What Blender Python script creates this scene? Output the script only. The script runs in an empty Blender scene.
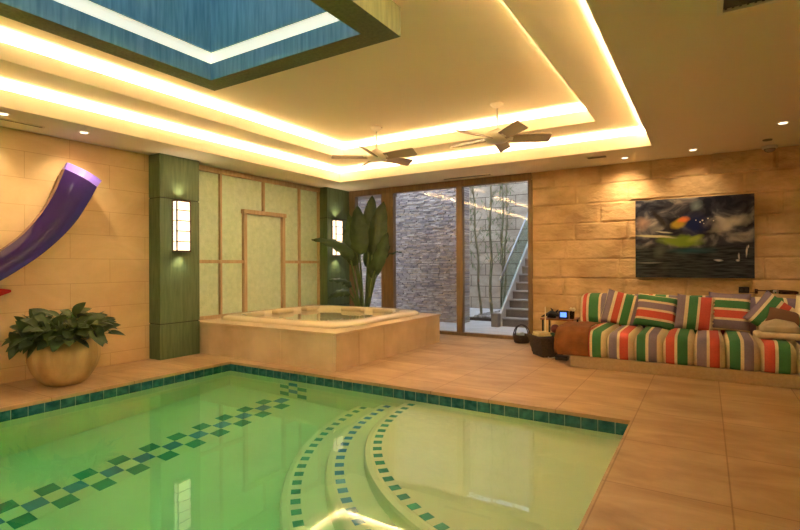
import bpy, bmesh, math, random
from mathutils import Vector, Matrix, noise
PI = math.pi
R_ = math.radians
sc = bpy.context.scene
COL = sc.collection

# ------------------------------------------------------------------ camera
YAW, ROLL, H = 0.5549, -0.0042, 1.25
Rv = Vector((math.cos(YAW), math.sin(YAW), 0)); Fv = Vector((-math.sin(YAW), math.cos(YAW), 0)); Uv = Vector((0, 0, 1))
cx_ = Rv*math.cos(ROLL) + Uv*math.sin(ROLL); cy_ = -Rv*math.sin(ROLL) + Uv*math.cos(ROLL); cz_ = -Fv
cam = bpy.data.cameras.new('camera'); cam_o = bpy.data.objects.new('camera', cam); COL.objects.link(cam_o)
cam.sensor_width = 36; cam.lens = 493.617/800*36; cam.shift_y = 0.00048; cam.clip_start = 0.05
M = Matrix((cx_, cy_, cz_)).transposed().to_4x4(); M.translation = Vector((0, 0, H)); cam_o.matrix_world = M
sc.camera = cam_o

# ------------------------------------------------------------------ colour management, world, lights
sc.view_settings.view_transform = 'Standard'; sc.view_settings.look = 'None'
sc.view_settings.gamma = 1.0; sc.view_settings.use_curve_mapping = False
sc.view_settings.exposure = 0.35
cy = sc.cycles
cy.max_bounces = 14; cy.diffuse_bounces = 6; cy.glossy_bounces = 6; cy.transmission_bounces = 10; cy.transparent_max_bounces = 16
cy.sample_clamp_indirect = 40.0; cy.blur_glossy = 0.5

W = bpy.data.worlds.new('dusk_sky'); sc.world = W; W.use_nodes = True
bg = W.node_tree.nodes['Background']; bg.inputs[0].default_value = (0.70, 0.80, 1.0, 1); bg.inputs[1].default_value = 2.6

WARM = (1.0, 0.84, 0.61)
def area(name, loc, rot, sx, sy, power, col):
    l = bpy.data.lights.new(name, 'AREA'); l.shape = 'RECTANGLE'; l.size = sx; l.size_y = sy; l.energy = power; l.color = col
    o = bpy.data.objects.new(name, l); o.location = loc; o.rotation_euler = rot; COL.objects.link(o); return o
OX0, OX1, OY0, OY1 = -5.63, -0.58, -3.0, 7.02      # opening in the soffit
IX0, IX1, IY0, IY1 = -5.04, -1.14, -2.4, 6.38      # opening in the middle ceiling
ZS, ZLIP, ZM, ZLIP2, ZT = 2.76, 2.925, 3.0, 3.15, 3.225
SX0, SX1, SY0, SY1, ZSK = -4.166, -1.981, -0.6, 3.218, 3.0   # skylight box
COVE_W = 24.0      # watts per metre
def cove(x0, x1, y0, y1, z, wpm, off):
    for (a, b, n) in (((x0-off, y0), (x0-off, y1), 'l'), ((x1+off, y0), (x1+off, y1), 'r'), ((x0, y0-off), (x1, y0-off), 'n'), ((x0, y1+off), (x1, y1+off), 'f')):
        L = math.hypot(b[0]-a[0], b[1]-a[1])
        o = area('cove_light_strip', ((a[0]+b[0])/2, (a[1]+b[1])/2, z), (PI, 0, 0), 0.03 if n in 'lr' else L, L if n in 'lr' else 0.03, wpm*L, WARM)
cove(OX0, OX1, OY0, OY1, 2.87, COVE_W, 0.15)
cove(IX0, IX1, IY0, IY1, 3.10, COVE_W, 0.15)

# ------------------------------------------------------------------ material helpers
def mat(name, col=(0.8, 0.8, 0.8), rough=0.5, **kw):
    m = bpy.data.materials.new(name); m.use_nodes = True
    b = m.node_tree.nodes['Principled BSDF']
    b.inputs['Base Color'].default_value = (*col, 1); b.inputs['Roughness'].default_value = rough
    for k, v in kw.items():
        b.inputs[k.replace('_', ' ')].default_value = v
    return m
def N(m, t, **kw):
    n = m.node_tree.nodes.new(t)
    for k, v in kw.items(): setattr(n, k, v)
    return n
def L(m, a, b): m.node_tree.links.new(a, b)
def bsdf(m): return m.node_tree.nodes['Principled BSDF']
def coords(m, scale=(1, 1, 1), loc=(0, 0, 0), rot=(0, 0, 0)):
    tc = N(m, 'ShaderNodeTexCoord'); mp = N(m, 'ShaderNodeMapping')
    mp.inputs['Scale'].default_value = scale; mp.inputs['Location'].default_value = loc; mp.inputs['Rotation'].default_value = rot
    L(m, tc.outputs['Object'], mp.inputs['Vector']); return mp.outputs['Vector']
def ramp(m, stops, interp='LINEAR'):
    r = N(m, 'ShaderNodeValToRGB'); cr = r.color_ramp; cr.interpolation = interp
    while len(cr.elements) > 1: cr.elements.remove(cr.elements[0])
    cr.elements[0].position = stops[0][0]; cr.elements[0].color = (*stops[0][1], 1)
    for p, c in stops[1:]:
        e = cr.elements.new(p); e.color = (*c, 1)
    return r
def noisy(m, c0, c1, scale=3, vscale=(1, 1, 1), detail=6, bump=0.0, bscale=None, lo=0.3, hi=0.7, dist=0.02):
    v = coords(m, vscale); n = N(m, 'ShaderNodeTexNoise'); n.inputs['Scale'].default_value = scale; n.inputs['Detail'].default_value = detail
    L(m, v, n.inputs['Vector']); r = ramp(m, [(lo, c0), (hi, c1)]); L(m, n.outputs['Fac'], r.inputs[0]); L(m, r.outputs[0], bsdf(m).inputs['Base Color'])
    if bump:
        n2 = N(m, 'ShaderNodeTexNoise'); n2.inputs['Scale'].default_value = bscale or scale*4; n2.inputs['Detail'].default_value = 5; L(m, v, n2.inputs['Vector'])
        b = N(m, 'ShaderNodeBump'); b.inputs['Strength'].default_value = bump; b.inputs['Distance'].default_value = dist
        L(m, n2.outputs['Fac'], b.inputs['Height']); L(m, b.outputs[0], bsdf(m).inputs['Normal'])
    return r
def slabs(m, vec_swap, bw, bh, c0, c1, mort, msize=0.004, offs=0.5, loc=(0, 0, 0), nscale=2.0, stretch=(1, 1, 1), bump=0.15, detail=8, tint=0.12):
    """stone slabs: brick joints over streaky noise; vec_swap picks which object axes run along / across"""
    tc = N(m, 'ShaderNodeTexCoord'); sp = N(m, 'ShaderNodeSeparateXYZ'); cb = N(m, 'ShaderNodeCombineXYZ'); L(m, tc.outputs['Object'], sp.inputs[0])
    for i, ax in enumerate(vec_swap): L(m, sp.outputs[ax], cb.inputs[i])
    mp = N(m, 'ShaderNodeMapping'); mp.inputs['Location'].default_value = loc; L(m, cb.outputs[0], mp.inputs['Vector'])
    br = N(m, 'ShaderNodeTexBrick'); br.offset = offs; br.inputs['Scale'].default_value = 1; br.inputs['Brick Width'].default_value = bw; br.inputs['Row Height'].default_value = bh
    br.inputs['Mortar Size'].default_value = msize; br.inputs['Mortar Smooth'].default_value = 0.3; br.inputs['Bias'].default_value = 0
    br.inputs['Color1'].default_value = (1-tint, 1-tint, 1-tint, 1); br.inputs['Color2'].default_value = (1, 1, 1, 1); br.inputs['Mortar'].default_value = (*mort, 1)
    L(m, mp.outputs[0], br.inputs['Vector'])
    mp2 = N(m, 'ShaderNodeMapping'); mp2.inputs['Scale'].default_value = stretch; L(m, cb.outputs[0], mp2.inputs['Vector'])
    n = N(m, 'ShaderNodeTexNoise'); n.inputs['Scale'].default_value = nscale; n.inputs['Detail'].default_value = detail; n.inputs['Roughness'].default_value = 0.62; n.inputs['Distortion'].default_value = 0.6
    L(m, mp2.outputs[0], n.inputs['Vector']); r = ramp(m, [(0.3, c0), (0.7, c1)]); L(m, n.outputs['Fac'], r.inputs[0])
    mx = N(m, 'ShaderNodeMix', data_type='RGBA', blend_type='MULTIPLY'); mx.inputs[0].default_value = 1
    L(m, r.outputs[0], mx.inputs[6]); L(m, br.outputs['Color'], mx.inputs[7]); L(m, mx.outputs[2], bsdf(m).inputs['Base Color'])
    ad = N(m, 'ShaderNodeMath', operation='MULTIPLY_ADD'); ad.inputs[1].default_value = -1.0; L(m, br.outputs['Fac'], ad.inputs[0])
    ms = N(m, 'ShaderNodeMath', operation='MULTIPLY'); ms.inputs[1].default_value = 0.5; L(m, n.outputs['Fac'], ms.inputs[0]); L(m, ms.outputs[0], ad.inputs[2])
    b = N(m, 'ShaderNodeBump'); b.inputs['Strength'].default_value = bump; b.inputs['Distance'].default_value = 0.01; L(m, ad.outputs[0], b.inputs['Height']); L(m, b.outputs[0], bsdf(m).inputs['Normal'])
    return m
def emit(name, col, strength):
    m = bpy.data.materials.new(name); m.use_nodes = True; b = bsdf(m)
    b.inputs['Base Color'].default_value = (*col, 1); b.inputs['Emission Color'].default_value = (*col, 1); b.inputs['Emission Strength'].default_value = strength
    return m
def clear_pane(name, tint=(0.95, 0.97, 0.97), ior=1.45):
    m = bpy.data.materials.new(name); m.use_nodes = True; nt = m.node_tree; nt.nodes.remove(bsdf(m)); out = nt.nodes['Material Output']
    t = N(m, 'ShaderNodeBsdfTransparent'); t.inputs[0].default_value = (*tint, 1); g = N(m, 'ShaderNodeBsdfGlossy'); g.inputs['Roughness'].default_value = 0.0
    f = N(m, 'ShaderNodeFresnel'); f.inputs[0].default_value = ior; mx = N(m, 'ShaderNodeMixShader')
    ge = N(m, 'ShaderNodeNewGeometry'); iv = N(m, 'ShaderNodeMath', operation='SUBTRACT'); iv.inputs[0].default_value = 1.0; L(m, ge.outputs['Backfacing'], iv.inputs[1])
    mu = N(m, 'ShaderNodeMath', operation='MULTIPLY'); L(m, f.outputs[0], mu.inputs[0]); L(m, iv.outputs[0], mu.inputs[1]); L(m, mu.outputs[0], mx.inputs[0]); L(m, t.outputs[0], mx.inputs[1]); L(m, g.outputs[0], mx.inputs[2]); L(m, mx.outputs[0], out.inputs[0]); return m
def water(name, absorb, density, bump=0.02, bscale=2.5):
    m = bpy.data.materials.new(name); m.use_nodes = True; b = bsdf(m); out = m.node_tree.nodes['Material Output']
    b.inputs['Base Color'].default_value = (1, 1, 1, 1); b.inputs['Roughness'].default_value = 0.0; b.inputs['IOR'].default_value = 1.33; b.inputs['Transmission Weight'].default_value = 1.0
    v = coords(m); n = N(m, 'ShaderNodeTexNoise'); n.inputs['Scale'].default_value = bscale; n.inputs['Detail'].default_value = 2; L(m, v, n.inputs['Vector'])
    bp = N(m, 'ShaderNodeBump'); bp.inputs['Strength'].default_value = bump; bp.inputs['Distance'].default_value = 0.05; L(m, n.outputs['Fac'], bp.inputs['Height']); L(m, bp.outputs[0], b.inputs['Normal'])
    a = N(m, 'ShaderNodeVolumeAbsorption'); a.inputs['Color'].default_value = (*absorb, 1); a.inputs['Density'].default_value = density; L(m, a.outputs[0], out.inputs['Volume'])
    return m
RED, GRN, PUR, CRM = (0.62, 0.095, 0.065), (0.055, 0.22, 0.075), (0.25, 0.19, 0.25), (0.80, 0.66, 0.42)
def striped(name, stops, period=1.0, axis=0, phase=0.0):
    """woven stripe cloth: constant colour bands along one local axis; stops = [(width, colour)...]"""
    m = mat(name, rough=0.9); tc = N(m, 'ShaderNodeTexCoord'); sp = N(m, 'ShaderNodeSeparateXYZ'); L(m, tc.outputs['Object'], sp.inputs[0])
    a = N(m, 'ShaderNodeMath', operation='MULTIPLY_ADD'); a.inputs[1].default_value = 1/period; a.inputs[2].default_value = phase; L(m, sp.outputs[axis], a.inputs[0])
    fr = N(m, 'ShaderNodeMath', operation='FRACT'); L(m, a.outputs[0], fr.inputs[0])
    tot = sum(w for w, c in stops); s = []; p = 0
    for w, c in stops: s.append((p/tot, c)); p += w
    r = ramp(m, s, 'CONSTANT'); L(m, fr.outputs[0], r.inputs[0])
    n = N(m, 'ShaderNodeTexNoise'); n.inputs['Scale'].default_value = 60; L(m, tc.outputs['Object'], n.inputs['Vector'])
    mr = N(m, 'ShaderNodeMapRange'); mr.inputs[3].default_value = 0.82; mr.inputs[4].default_value = 1.12; L(m, n.outputs['Fac'], mr.inputs[0])
    mx = N(m, 'ShaderNodeMix', data_type='RGBA', blend_type='MULTIPLY'); mx.inputs[0].default_value = 1; L(m, r.outputs[0], mx.inputs[6]); L(m, mr.outputs[0], mx.inputs[7]); L(m, mx.outputs[2], bsdf(m).inputs['Base Color'])
    return m

# ------------------------------------------------------------------ materials
PLASTER = mat('cream ceiling paint', (0.83, 0.735, 0.565), 0.9)
STONE_FLOOR = slabs(mat('tan limestone paving', rough=0.45), (0, 1, 2), 0.61, 0.80, (0.35, 0.205, 0.09), (0.62, 0.415, 0.215), (0.60, 0.52, 0.44), 0.005, 0.0, (0.50, -3.85+8.0, 0), 1.5, (0.8, 2.2, 1), 0.2, tint=0.1)
STONE_LEFT = slabs(mat('smooth limestone wall slabs', rough=0.7), (1, 2, 0), 0.92, 0.297, (0.58, 0.395, 0.20), (0.73, 0.525, 0.285), (0.70, 0.64, 0.58), 0.003, 0.5, (0.3, -0.1575, 0), 1.3, (1, 1.6, 1), 0.06, tint=0.05)
STONE_BACK = mat('split faced limestone', rough=0.85); noisy(STONE_BACK, (0.44, 0.27, 0.12), (0.76, 0.52, 0.265), 2.2, (1, 1, 1.6), 8, 0.8, 11, dist=0.03)
STONE_PLAT = mat('honed travertine cladding', rough=0.4); noisy(STONE_PLAT, (0.52, 0.37, 0.21), (0.70, 0.53, 0.34), 2.5, (1, 1, 1), 8, 0.05, 20)
POOL_PLASTER = mat('pale pool plaster', rough=0.8); noisy(POOL_PLASTER, (0.84, 0.85, 0.53), (0.90, 0.90, 0.59), 2.0, (1, 1, 1), 4)
TILE_TEAL = mat('glazed teal tile', rough=0.12); noisy(TILE_TEAL, (0.010, 0.085, 0.095), (0.05, 0.20, 0.20), 12, (1, 1, 1), 4, lo=0.38, hi=0.62)
GROUT = mat('pale grout', (0.30, 0.42, 0.34), 0.8)
MOS_GREEN = mat('green mosaic tile', rough=0.3); noisy(MOS_GREEN, (0.035, 0.30, 0.20), (0.09, 0.42, 0.27), 3)
MOS_BLUE = mat('blue mosaic tile', rough=0.3); noisy(MOS_BLUE, (0.06, 0.27, 0.50), (0.11, 0.38, 0.58), 4)
POOL_WATER = water('pool water', (0.43, 0.93, 0.75), 0.88, 0.012)
TUB_WATER = water('tub water', (0.8, 1.0, 0.9), 0.5, 0.02, 5)
GREEN_PAINT = mat('dragged green paint', rough=0.55); noisy(GREEN_PAINT, (0.080, 0.125, 0.052), (0.135, 0.19, 0.085), 6, (6, 6, 0.5), 6, 0.15, 30)
GREEN_DARK = mat('dark green groove', (0.03, 0.045, 0.02), 0.7)
OLIVE_PAINT = mat('dragged olive paint', rough=0.6); noisy(OLIVE_PAINT, (0.10, 0.125, 0.05), (0.17, 0.20, 0.085), 6, (6, 6, 0.5), 6)
BLUE_PAINT_SKYLIT = mat('dragged blue paint with daylight tint', rough=0.6); noisy(BLUE_PAINT_SKYLIT, (0.09, 0.25, 0.29), (0.20, 0.40, 0.46), 6, (6, 6, 0.5), 6)  # dragged paint made bluer to carry the skylight's blue daylight
WOOD = mat('oiled oak', rough=0.45); noisy(WOOD, (0.46, 0.32, 0.17), (0.60, 0.45, 0.26), 4, (6, 6, 0.7), 5)
WOOD_DOOR = mat('brown door frame wood', rough=0.45); noisy(WOOD_DOOR, (0.20, 0.12, 0.06), (0.28, 0.175, 0.085), 4, (6, 6, 0.7), 5)
SCREEN = mat('crinkled pale green glass', rough=0.35); noisy(SCREEN, (0.54, 0.69, 0.50), (0.68, 0.81, 0.62), 14, (1, 1, 1), 5, 0.7, 45, dist=0.015)
PANE = clear_pane('clear glass')
BRONZE = mat('dark bronze', (0.10, 0.05, 0.03), 0.4, Metallic=0.7)
LAMP_GLASS = emit('lit alabaster', (1.0, 0.83, 0.60), 1.5)
ACRYL = mat('cream tub acrylic', (0.80, 0.68, 0.47), 0.18)
POT = mat('sandstone pot', rough=0.7); noisy(POT, (0.30, 0.175, 0.07), (0.60, 0.41, 0.19), 3, (2, 2, 0.5), 7, 0.1, 25)
SOIL = mat('potting soil', (0.04, 0.025, 0.015), 0.95)
LEAF = mat('glossy dark leaf', rough=0.35); noisy(LEAF, (0.018, 0.045, 0.012), (0.085, 0.13, 0.04), 9, (1, 1, 1), 3)
LEAF_BIG = mat('banana green leaf', rough=0.4); noisy(LEAF_BIG, (0.025, 0.055, 0.014), (0.06, 0.11, 0.028), 4, (1, 1, 1), 3)
STALK = mat('green stalk', (0.12, 0.18, 0.05), 0.5)
LACQ = mat('purple lacquer', (0.026, 0.010, 0.10), 0.08, Coat_Weight=1.0)
LACQ_LIT = mat('purple lacquer with painted downlight', (0.20, 0.13, 0.62), 0.3, Coat_Weight=0.6)  # lighter copy of the purple lacquer, downlight glow put into the colour
LACQ_E = mat('bronze lacquered edge', (0.24, 0.11, 0.10), 0.25)
LACQ_R = mat('red lacquer', (0.45, 0.02, 0.02), 0.2)
WHITE_MET = mat('white enamel', (0.78, 0.72, 0.60), 0.4)
BLADE = mat('taupe fan blade', (0.36, 0.29, 0.20), 0.5)
BLACK = mat('black plastic', (0.012, 0.012, 0.012), 0.35)
CHROME = mat('polished chrome', (0.8, 0.8, 0.8), 0.12, Metallic=1.0)
GREY_GRILLE = mat('grey grille', (0.16, 0.13, 0.08), 0.6)
PLINTH = mat('beige sofa base cloth', rough=0.9); noisy(PLINTH, (0.40, 0.28, 0.15), (0.47, 0.34, 0.19), 40)
THROW = mat('russet brown throw', rough=0.95); noisy(THROW, (0.17, 0.06, 0.017), (0.31, 0.115, 0.035), 7, bump=0.5, bscale=90)
BROWN = mat('brown velvet', (0.16, 0.075, 0.035), 0.9)
TOWEL = mat('cream towelling', rough=1.0); noisy(TOWEL, (0.62, 0.48, 0.28), (0.78, 0.64, 0.42), 12, bump=0.5, bscale=120)
KHAKI = mat('khaki cloth', rough=0.95); noisy(KHAKI, (0.40, 0.32, 0.19), (0.50, 0.41, 0.26), 8)
WICKER = mat('dark woven wicker', rough=0.7); noisy(WICKER, (0.030, 0.018, 0.012), (0.085, 0.05, 0.03), 30, (1, 1, 3), 3, 0.8, 45)
COURT_CONC = mat('pale courtyard paving', rough=0.8); noisy(COURT_CONC, (0.50, 0.48, 0.46), (0.62, 0.60, 0.58), 3)
STAIR_STONE = mat('grey brown stair stone', rough=0.8); noisy(STAIR_STONE, (0.20, 0.15, 0.115), (0.30, 0.24, 0.185), 4)
STAIR_NOSE = mat('pale stair nosing', (0.66, 0.62, 0.58), 0.7)
STAIR_TREAD = mat('worn stair tread', (0.40, 0.35, 0.31), 0.75)
PEBBLE = mat('mixed river pebbles', rough=0.7); noisy(PEBBLE, (0.12, 0.10, 0.09), (0.55, 0.50, 0.45), 7)
BAMBOO = mat('bamboo culm', rough=0.5); noisy(BAMBOO, (0.20, 0.17, 0.085), (0.34, 0.29, 0.16), 5, (4, 4, 0.8))
BAM_LEAF = mat('bamboo leaf', (0.16, 0.22, 0.07), 0.6)
STEEL = mat('brushed steel rail', (0.45, 0.46, 0.48), 0.35, Metallic=0.8)
DARK_SOIL = mat('planting bed soil', (0.07, 0.05, 0.04), 0.95)
STACK = mat('stacked ledge stone', rough=0.9)
ASHLAR = slabs(mat('courtyard ashlar blocks', rough=0.85), (0, 2, 1), 0.9, 0.32, (0.36, 0.28, 0.20), (0.62, 0.51, 0.38), (0.25, 0.2, 0.16), 0.01, 0.5, (0, 0, 0), 2.0, (1, 1.5, 1), 0.5)

# ------------------------------------------------------------------ mesh helpers
class MB:
    def __init__(s): s.bm = bmesh.new(); s.sm = False
    def box(s, x0, x1, y0, y1, z0, z1, bev=0, seg=2):
        r = bmesh.ops.create_cube(s.bm, size=1.0); vs = r['verts']
        for v in vs: v.co = Vector((x0+(v.co.x+.5)*(x1-x0), y0+(v.co.y+.5)*(y1-y0), z0+(v.co.z+.5)*(z1-z0)))
        if bev:
            es = list({e for v in vs for e in v.link_edges})
            bmesh.ops.bevel(s.bm, geom=es, offset=bev, segments=seg, profile=0.5, affect='EDGES')
        return s
    def obox(s, c, ax, half):
        """oriented box: centre, three axis vectors, half sizes"""
        r = bmesh.ops.create_cube(s.bm, size=2.0)
        for v in r['verts']: v.co = Vector(c) + ax[0]*(v.co.x*half[0]) + ax[1]*(v.co.y*half[1]) + ax[2]*(v.co.z*half[2])
        return s
    def tube(s, pts, rad, n=10, cap=True):
        pts = [Vector(p) for p in pts]; rad = rad if isinstance(rad, (list, tuple)) else [rad]*len(pts); rings = []
        up = Vector((0, 0, 1))
        for i, p in enumerate(pts):
            d = (pts[min(i+1, len(pts)-1)] - pts[max(i-1, 0)]).normalized()
            a = d.cross(up); a = a.normalized() if a.length > 1e-4 else Vector((1, 0, 0)); b = d.cross(a).normalized()
            rings.append([s.bm.verts.new(p + (a*math.cos(2*PI*k/n) + b*math.sin(2*PI*k/n))*rad[i]) for k in range(n)])
        for i in range(len(rings)-1):
            for k in range(n): s.bm.faces.new((rings[i][k], rings[i][(k+1) % n], rings[i+1][(k+1) % n], rings[i+1][k]))
        if cap: s.bm.faces.new(rings[0]); s.bm.faces.new(rings[-1])
        return s
    def lathe(s, prof, n=32, c=(0, 0, 0), fn=None):
        rings = []
        for r, z in prof:
            rings.append([s.bm.verts.new(Vector(c) + Vector((math.cos(2*PI*k/n)*r*(fn(2*PI*k/n, r, z) if fn else 1), math.sin(2*PI*k/n)*r*(fn(2*PI*k/n, r, z) if fn else 1), z))) for k in range(n)])
        for i in range(len(rings)-1):
            for k in range(n): s.bm.faces.new((rings[i][k], rings[i][(k+1) % n], rings[i+1][(k+1) % n], rings[i+1][k]))
        s.bm.faces.new(rings[0]); s.bm.faces.new(rings[-1]); return s
    def grid(s, f, nu, nv, closed_u=False):
        vs = [[s.bm.verts.new(f(i/(nu if closed_u else nu), j/nv)) for j in range(nv+1)] for i in range(nu if closed_u else nu+1)]
        for i in range(nu):
            i2 = (i+1) % nu if closed_u else i+1
            for j in range(nv): s.bm.faces.new((vs[i][j], vs[i2][j], vs[i2][j+1], vs[i][j+1]))
        return s
    def quad(s, *p): s.bm.faces.new([s.bm.verts.new(q) for q in p]); return s
    def blob(s, c, r, seg=12, sc3=(1, 1, 1)):
        q = bmesh.ops.create_uvsphere(s.bm, u_segments=seg, v_segments=max(6, seg//2), radius=r)
        for v in q['verts']: v.co = Vector((v.co.x*sc3[0], v.co.y*sc3[1], v.co.z*sc3[2])) + Vector(c)
        return s
    def smooth(s): s.sm = True; return s
    def build(s, name, m, parent=None, off=None, weld=False):
        if weld: bmesh.ops.remove_doubles(s.bm, verts=s.bm.verts, dist=1e-4)
        bmesh.ops.recalc_face_normals(s.bm, faces=s.bm.faces)
        o_ = off
        if parent is not None and off is None:
            o_ = Vector(parent.location); p = parent.parent
            while p: o_ += p.location; p = p.parent
        if o_ is not None:
            for v in s.bm.verts: v.co -= Vector(o_)
        me = bpy.data.meshes.new(name); s.bm.to_mesh(me); s.bm.free(); me.materials.append(m)
        if s.sm: me.polygons.foreach_set('use_smooth', [True]*len(me.polygons))
        o = bpy.data.objects.new(name, me); COL.objects.link(o)
        if parent is not None: o.parent = parent
        elif off is not None: o.location = off
        return o
def tag(o, label, cat, group=None, kind=None):
    o['label'] = label; o['category'] = cat
    if group: o['group'] = group
    if kind: o['kind'] = kind
    return o
def thing(name, loc, label, cat, group=None):
    o = bpy.data.objects.new(name, None); o.empty_display_size = 0.1; COL.objects.link(o); o.location = loc
    return tag(o, label, cat, group)
def struct(mb, name, m, label=None, **kw):
    o = mb.build(name, m, **kw); o['kind'] = 'structure'
    if label: o['label'] = label
    return o
def bevel(o, w, seg=2):
    md = o.modifiers.new('bevel', 'BEVEL'); md.width = w; md.segments = seg; md.limit_method = 'ANGLE'; return o
def copy_tree(o, parent=None):
    c = o.copy(); COL.objects.link(c)
    if parent: c.parent = parent
    for ch in list(o.children): copy_tree(ch, c)
    return c
rnd = random.Random(7)
LOC0 = (0, 0, 0)

# ================================================================== SETTING
XL, YB, XR, YN = -6.42, 8.03, 3.2, -4.2
PX0, PX1, PY0, PY1 = -5.33, -0.50, -2.5, 4.345
# floor with the pool opening (four bands, one mesh), slab edge shows as the coping
f = MB()
ct = 0.032; ov = 0.02
f.box(XL-0.2, PX0+ov, YN, YB+0.12, -ct, 0); f.box(PX1-ov, XR, YN, YB+0.12, -ct, 0); f.box(PX0+ov, PX1-ov, PY1-ov, YB+0.12, -ct, 0); f.box(PX0+ov, PX1-ov, YN, PY0+ov, -ct, 0)
struct(f, 'floor', STONE_FLOOR)
# walls
w = MB().box(XL-0.2, XL, YN, YB+0.3, 0, ZS+0.6); struct(w, 'wall_left', STONE_LEFT)
w = MB().box(XR, XR+0.2, YN, YB+0.3, 0, ZS+0.6); struct(w, 'wall_right', STONE_LEFT)
w = MB().box(XL-0.2, XR+0.2, YN-0.2, YN, 0, ZS+0.6); struct(w, 'wall_front', STONE_LEFT)
# back wall of split faced blocks
WX0 = -2.43
zj = [0, 0.18, 0.475, 0.768, 1.04, 1.335, 1.63, 1.895, 2.195, 2.48, 2.78]
known = {9: [-2.07, -1.374, -0.66, 0.064, 0.776, 1.5, 2.2], 8: [-1.72, -0.98, 0.423, 1.2, 2.0], 7: [-1.37, -0.75, 0.85, 1.7, 2.4]}
w = MB()
w.box(WX0, XR+0.2, YB, YB+0.3, 0, ZS+0.6)
rb = random.Random(3)
for c in range(len(zj)-1):
    xs = known.get(c)
    if xs is None:
        xs = []; x = WX0 + rb.uniform(0.3, 0.75)
        while x < XR: xs.append(x); x += rb.uniform(0.55, 0.95)
    xs = [WX0] + xs + [XR]
    for a, b in zip(xs[:-1], xs[1:]):
        split = rb.random()
        amp = 0.006 if (a < -1.8 and rb.random() < 0.7) else rb.choice([0.006, 0.012, 0.022, 0.032])
        base = rb.uniform(0, 0.006); off = Vector((rb.uniform(0, 50), rb.uniform(0, 50), 0)); tilt = rb.uniform(-1, 1)*amp*0.8
        z0, z1 = zj[c], zj[c+1]; gap = 0.0015
        def fn(u, v, a=a, b=b, z0=z0, z1=z1, amp=amp, base=base, off=off, tilt=tilt):
            x = a+gap+(b-a-2*gap)*u; z = z0+gap+(z1-z0-2*gap)*v
            p = Vector((x*2.3, z*3.2, 0))+off
            h = 0.6*noise.noise(p) + 0.35*noise.noise(p*2.3) + 0.18*noise.noise(p*5.1) + 0.08*noise.noise(p*11)
            ridge = 1-abs(noise.noise(p*0.9+Vector((7, 3, 1))))*2
            d = amp*(h+0.5*ridge) + tilt*(v-0.5) + base
            edge = min(u*(b-a), (1-u)*(b-a), v*(z1-z0), (1-v)*(z1-z0))
            if edge < 1e-5: return Vector((x, YB-0.001, z))
            d = max(d, -0.01)
            return Vector((x, YB-0.008-d*min(1, edge/0.02), z))
        w.grid(fn, 26, 13)
wb = struct(w, 'wall_back', STONE_BACK)
# outer ceiling (soffit ring + upstand lip), middle ceiling ring + lip, top ceiling with the skylight hole
def ring(mb, o, i, z0, z1):
    (ox0, ox1, oy0, oy1), (ix0, ix1, iy0, iy1) = o, i
    mb.box(ox0, ix0, oy0, oy1, z0, z1); mb.box(ix1, ox1, oy0, oy1, z0, z1); mb.box(ix0, ix1, iy1, oy1, z0, z1); mb.box(ix0, ix1, oy0, iy0, z0, z1)
room = (XL-0.2, XR+0.2, YN-0.2, YB+0.3)
O = (OX0, OX1, OY0, OY1); I = (IX0, IX1, IY0, IY1)
def grow(r, d): return (r[0]-d, r[1]+d, r[2]-d, r[3]+d)
c = MB(); ring(c, room, grow(O, 0.03), ZS, ZS+0.03); ring(c, grow(O, 0.03), O, ZS, ZLIP); ring(c, grow(O, 0.33), grow(O, 0.28), ZS+0.03, ZM)   # pocket back
ring(c, grow(O, 0.33), grow(I, 0.03), ZM, ZM+0.03); ring(c, grow(I, 0.03), I, ZM, ZLIP2); ring(c, grow(I, 0.33), grow(I, 0.28), ZM+0.03, ZT)
ring(c, grow(I, 0.33), (SX0, SX1, SY0, SY1), ZT, ZT+0.05)
struct(c, 'ceiling', PLASTER)
# skylight well
sx0, sx1, sy0, sy1 = SX0+0.214, SX1-0.238, SY0+0.21, SY1-0.206
k = MB(); ring(k, (SX0, SX1, SY0, SY1), (sx0-0.011, sx1+0.011, sy0-0.011, sy1+0.011), ZSK, ZSK+0.155)
sk = struct(k, 'window_1', OLIVE_PAINT, 'square green painted skylight well hanging from the ceiling')
k = MB(); ring(k, (sx0-0.012, sx1+0.012, sy0-0.012, sy1+0.012), (sx0-0.003, sx1+0.003, sy0-0.003, sy1+0.003), ZSK+0.001, ZSK+0.154); k.build('inner_lining', BLUE_PAINT_SKYLIT, sk)  # thin ring giving the inner faces the daylight blue
k = MB(); ring(k, (SX0, SX1, SY0, SY1), (sx0-0.06, sx1+0.06, sy0-0.06, sy1+0.06), ZSK+0.155, ZSK+0.27); k.build('light_slot', OLIVE_PAINT, sk)
k = MB(); ring(k, (sx0-0.059, sx1+0.059, sy0-0.059, sy1+0.059), (sx0-0.02, sx1+0.02, sy0-0.02, sy1+0.02), ZSK+0.157, ZSK+0.268)
k.build('light_band', emit('lit frosted band', (1.0, 0.96, 0.74), 0.48), sk)
k = MB(); ring(k, (SX0, SX1, SY0, SY1), (sx0-0.004, sx1+0.004, sy0-0.004, sy1+0.004), ZSK+0.27, 4.9); k.build('well_wall', BLUE_PAINT_SKYLIT, sk)
k = MB().box(SX0, SX1, SY0, SY1, 4.9, 4.93); k.build('glazing', PANE, sk)
k = MB()
for i in range(1, 3): k.box(SX0, SX1, SY0+(SY1-SY0)*i/3-0.03, SY0+(SY1-SY0)*i/3+0.03, 4.84, 4.98)
k.build('glazing_bar', BRONZE, sk)

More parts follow.
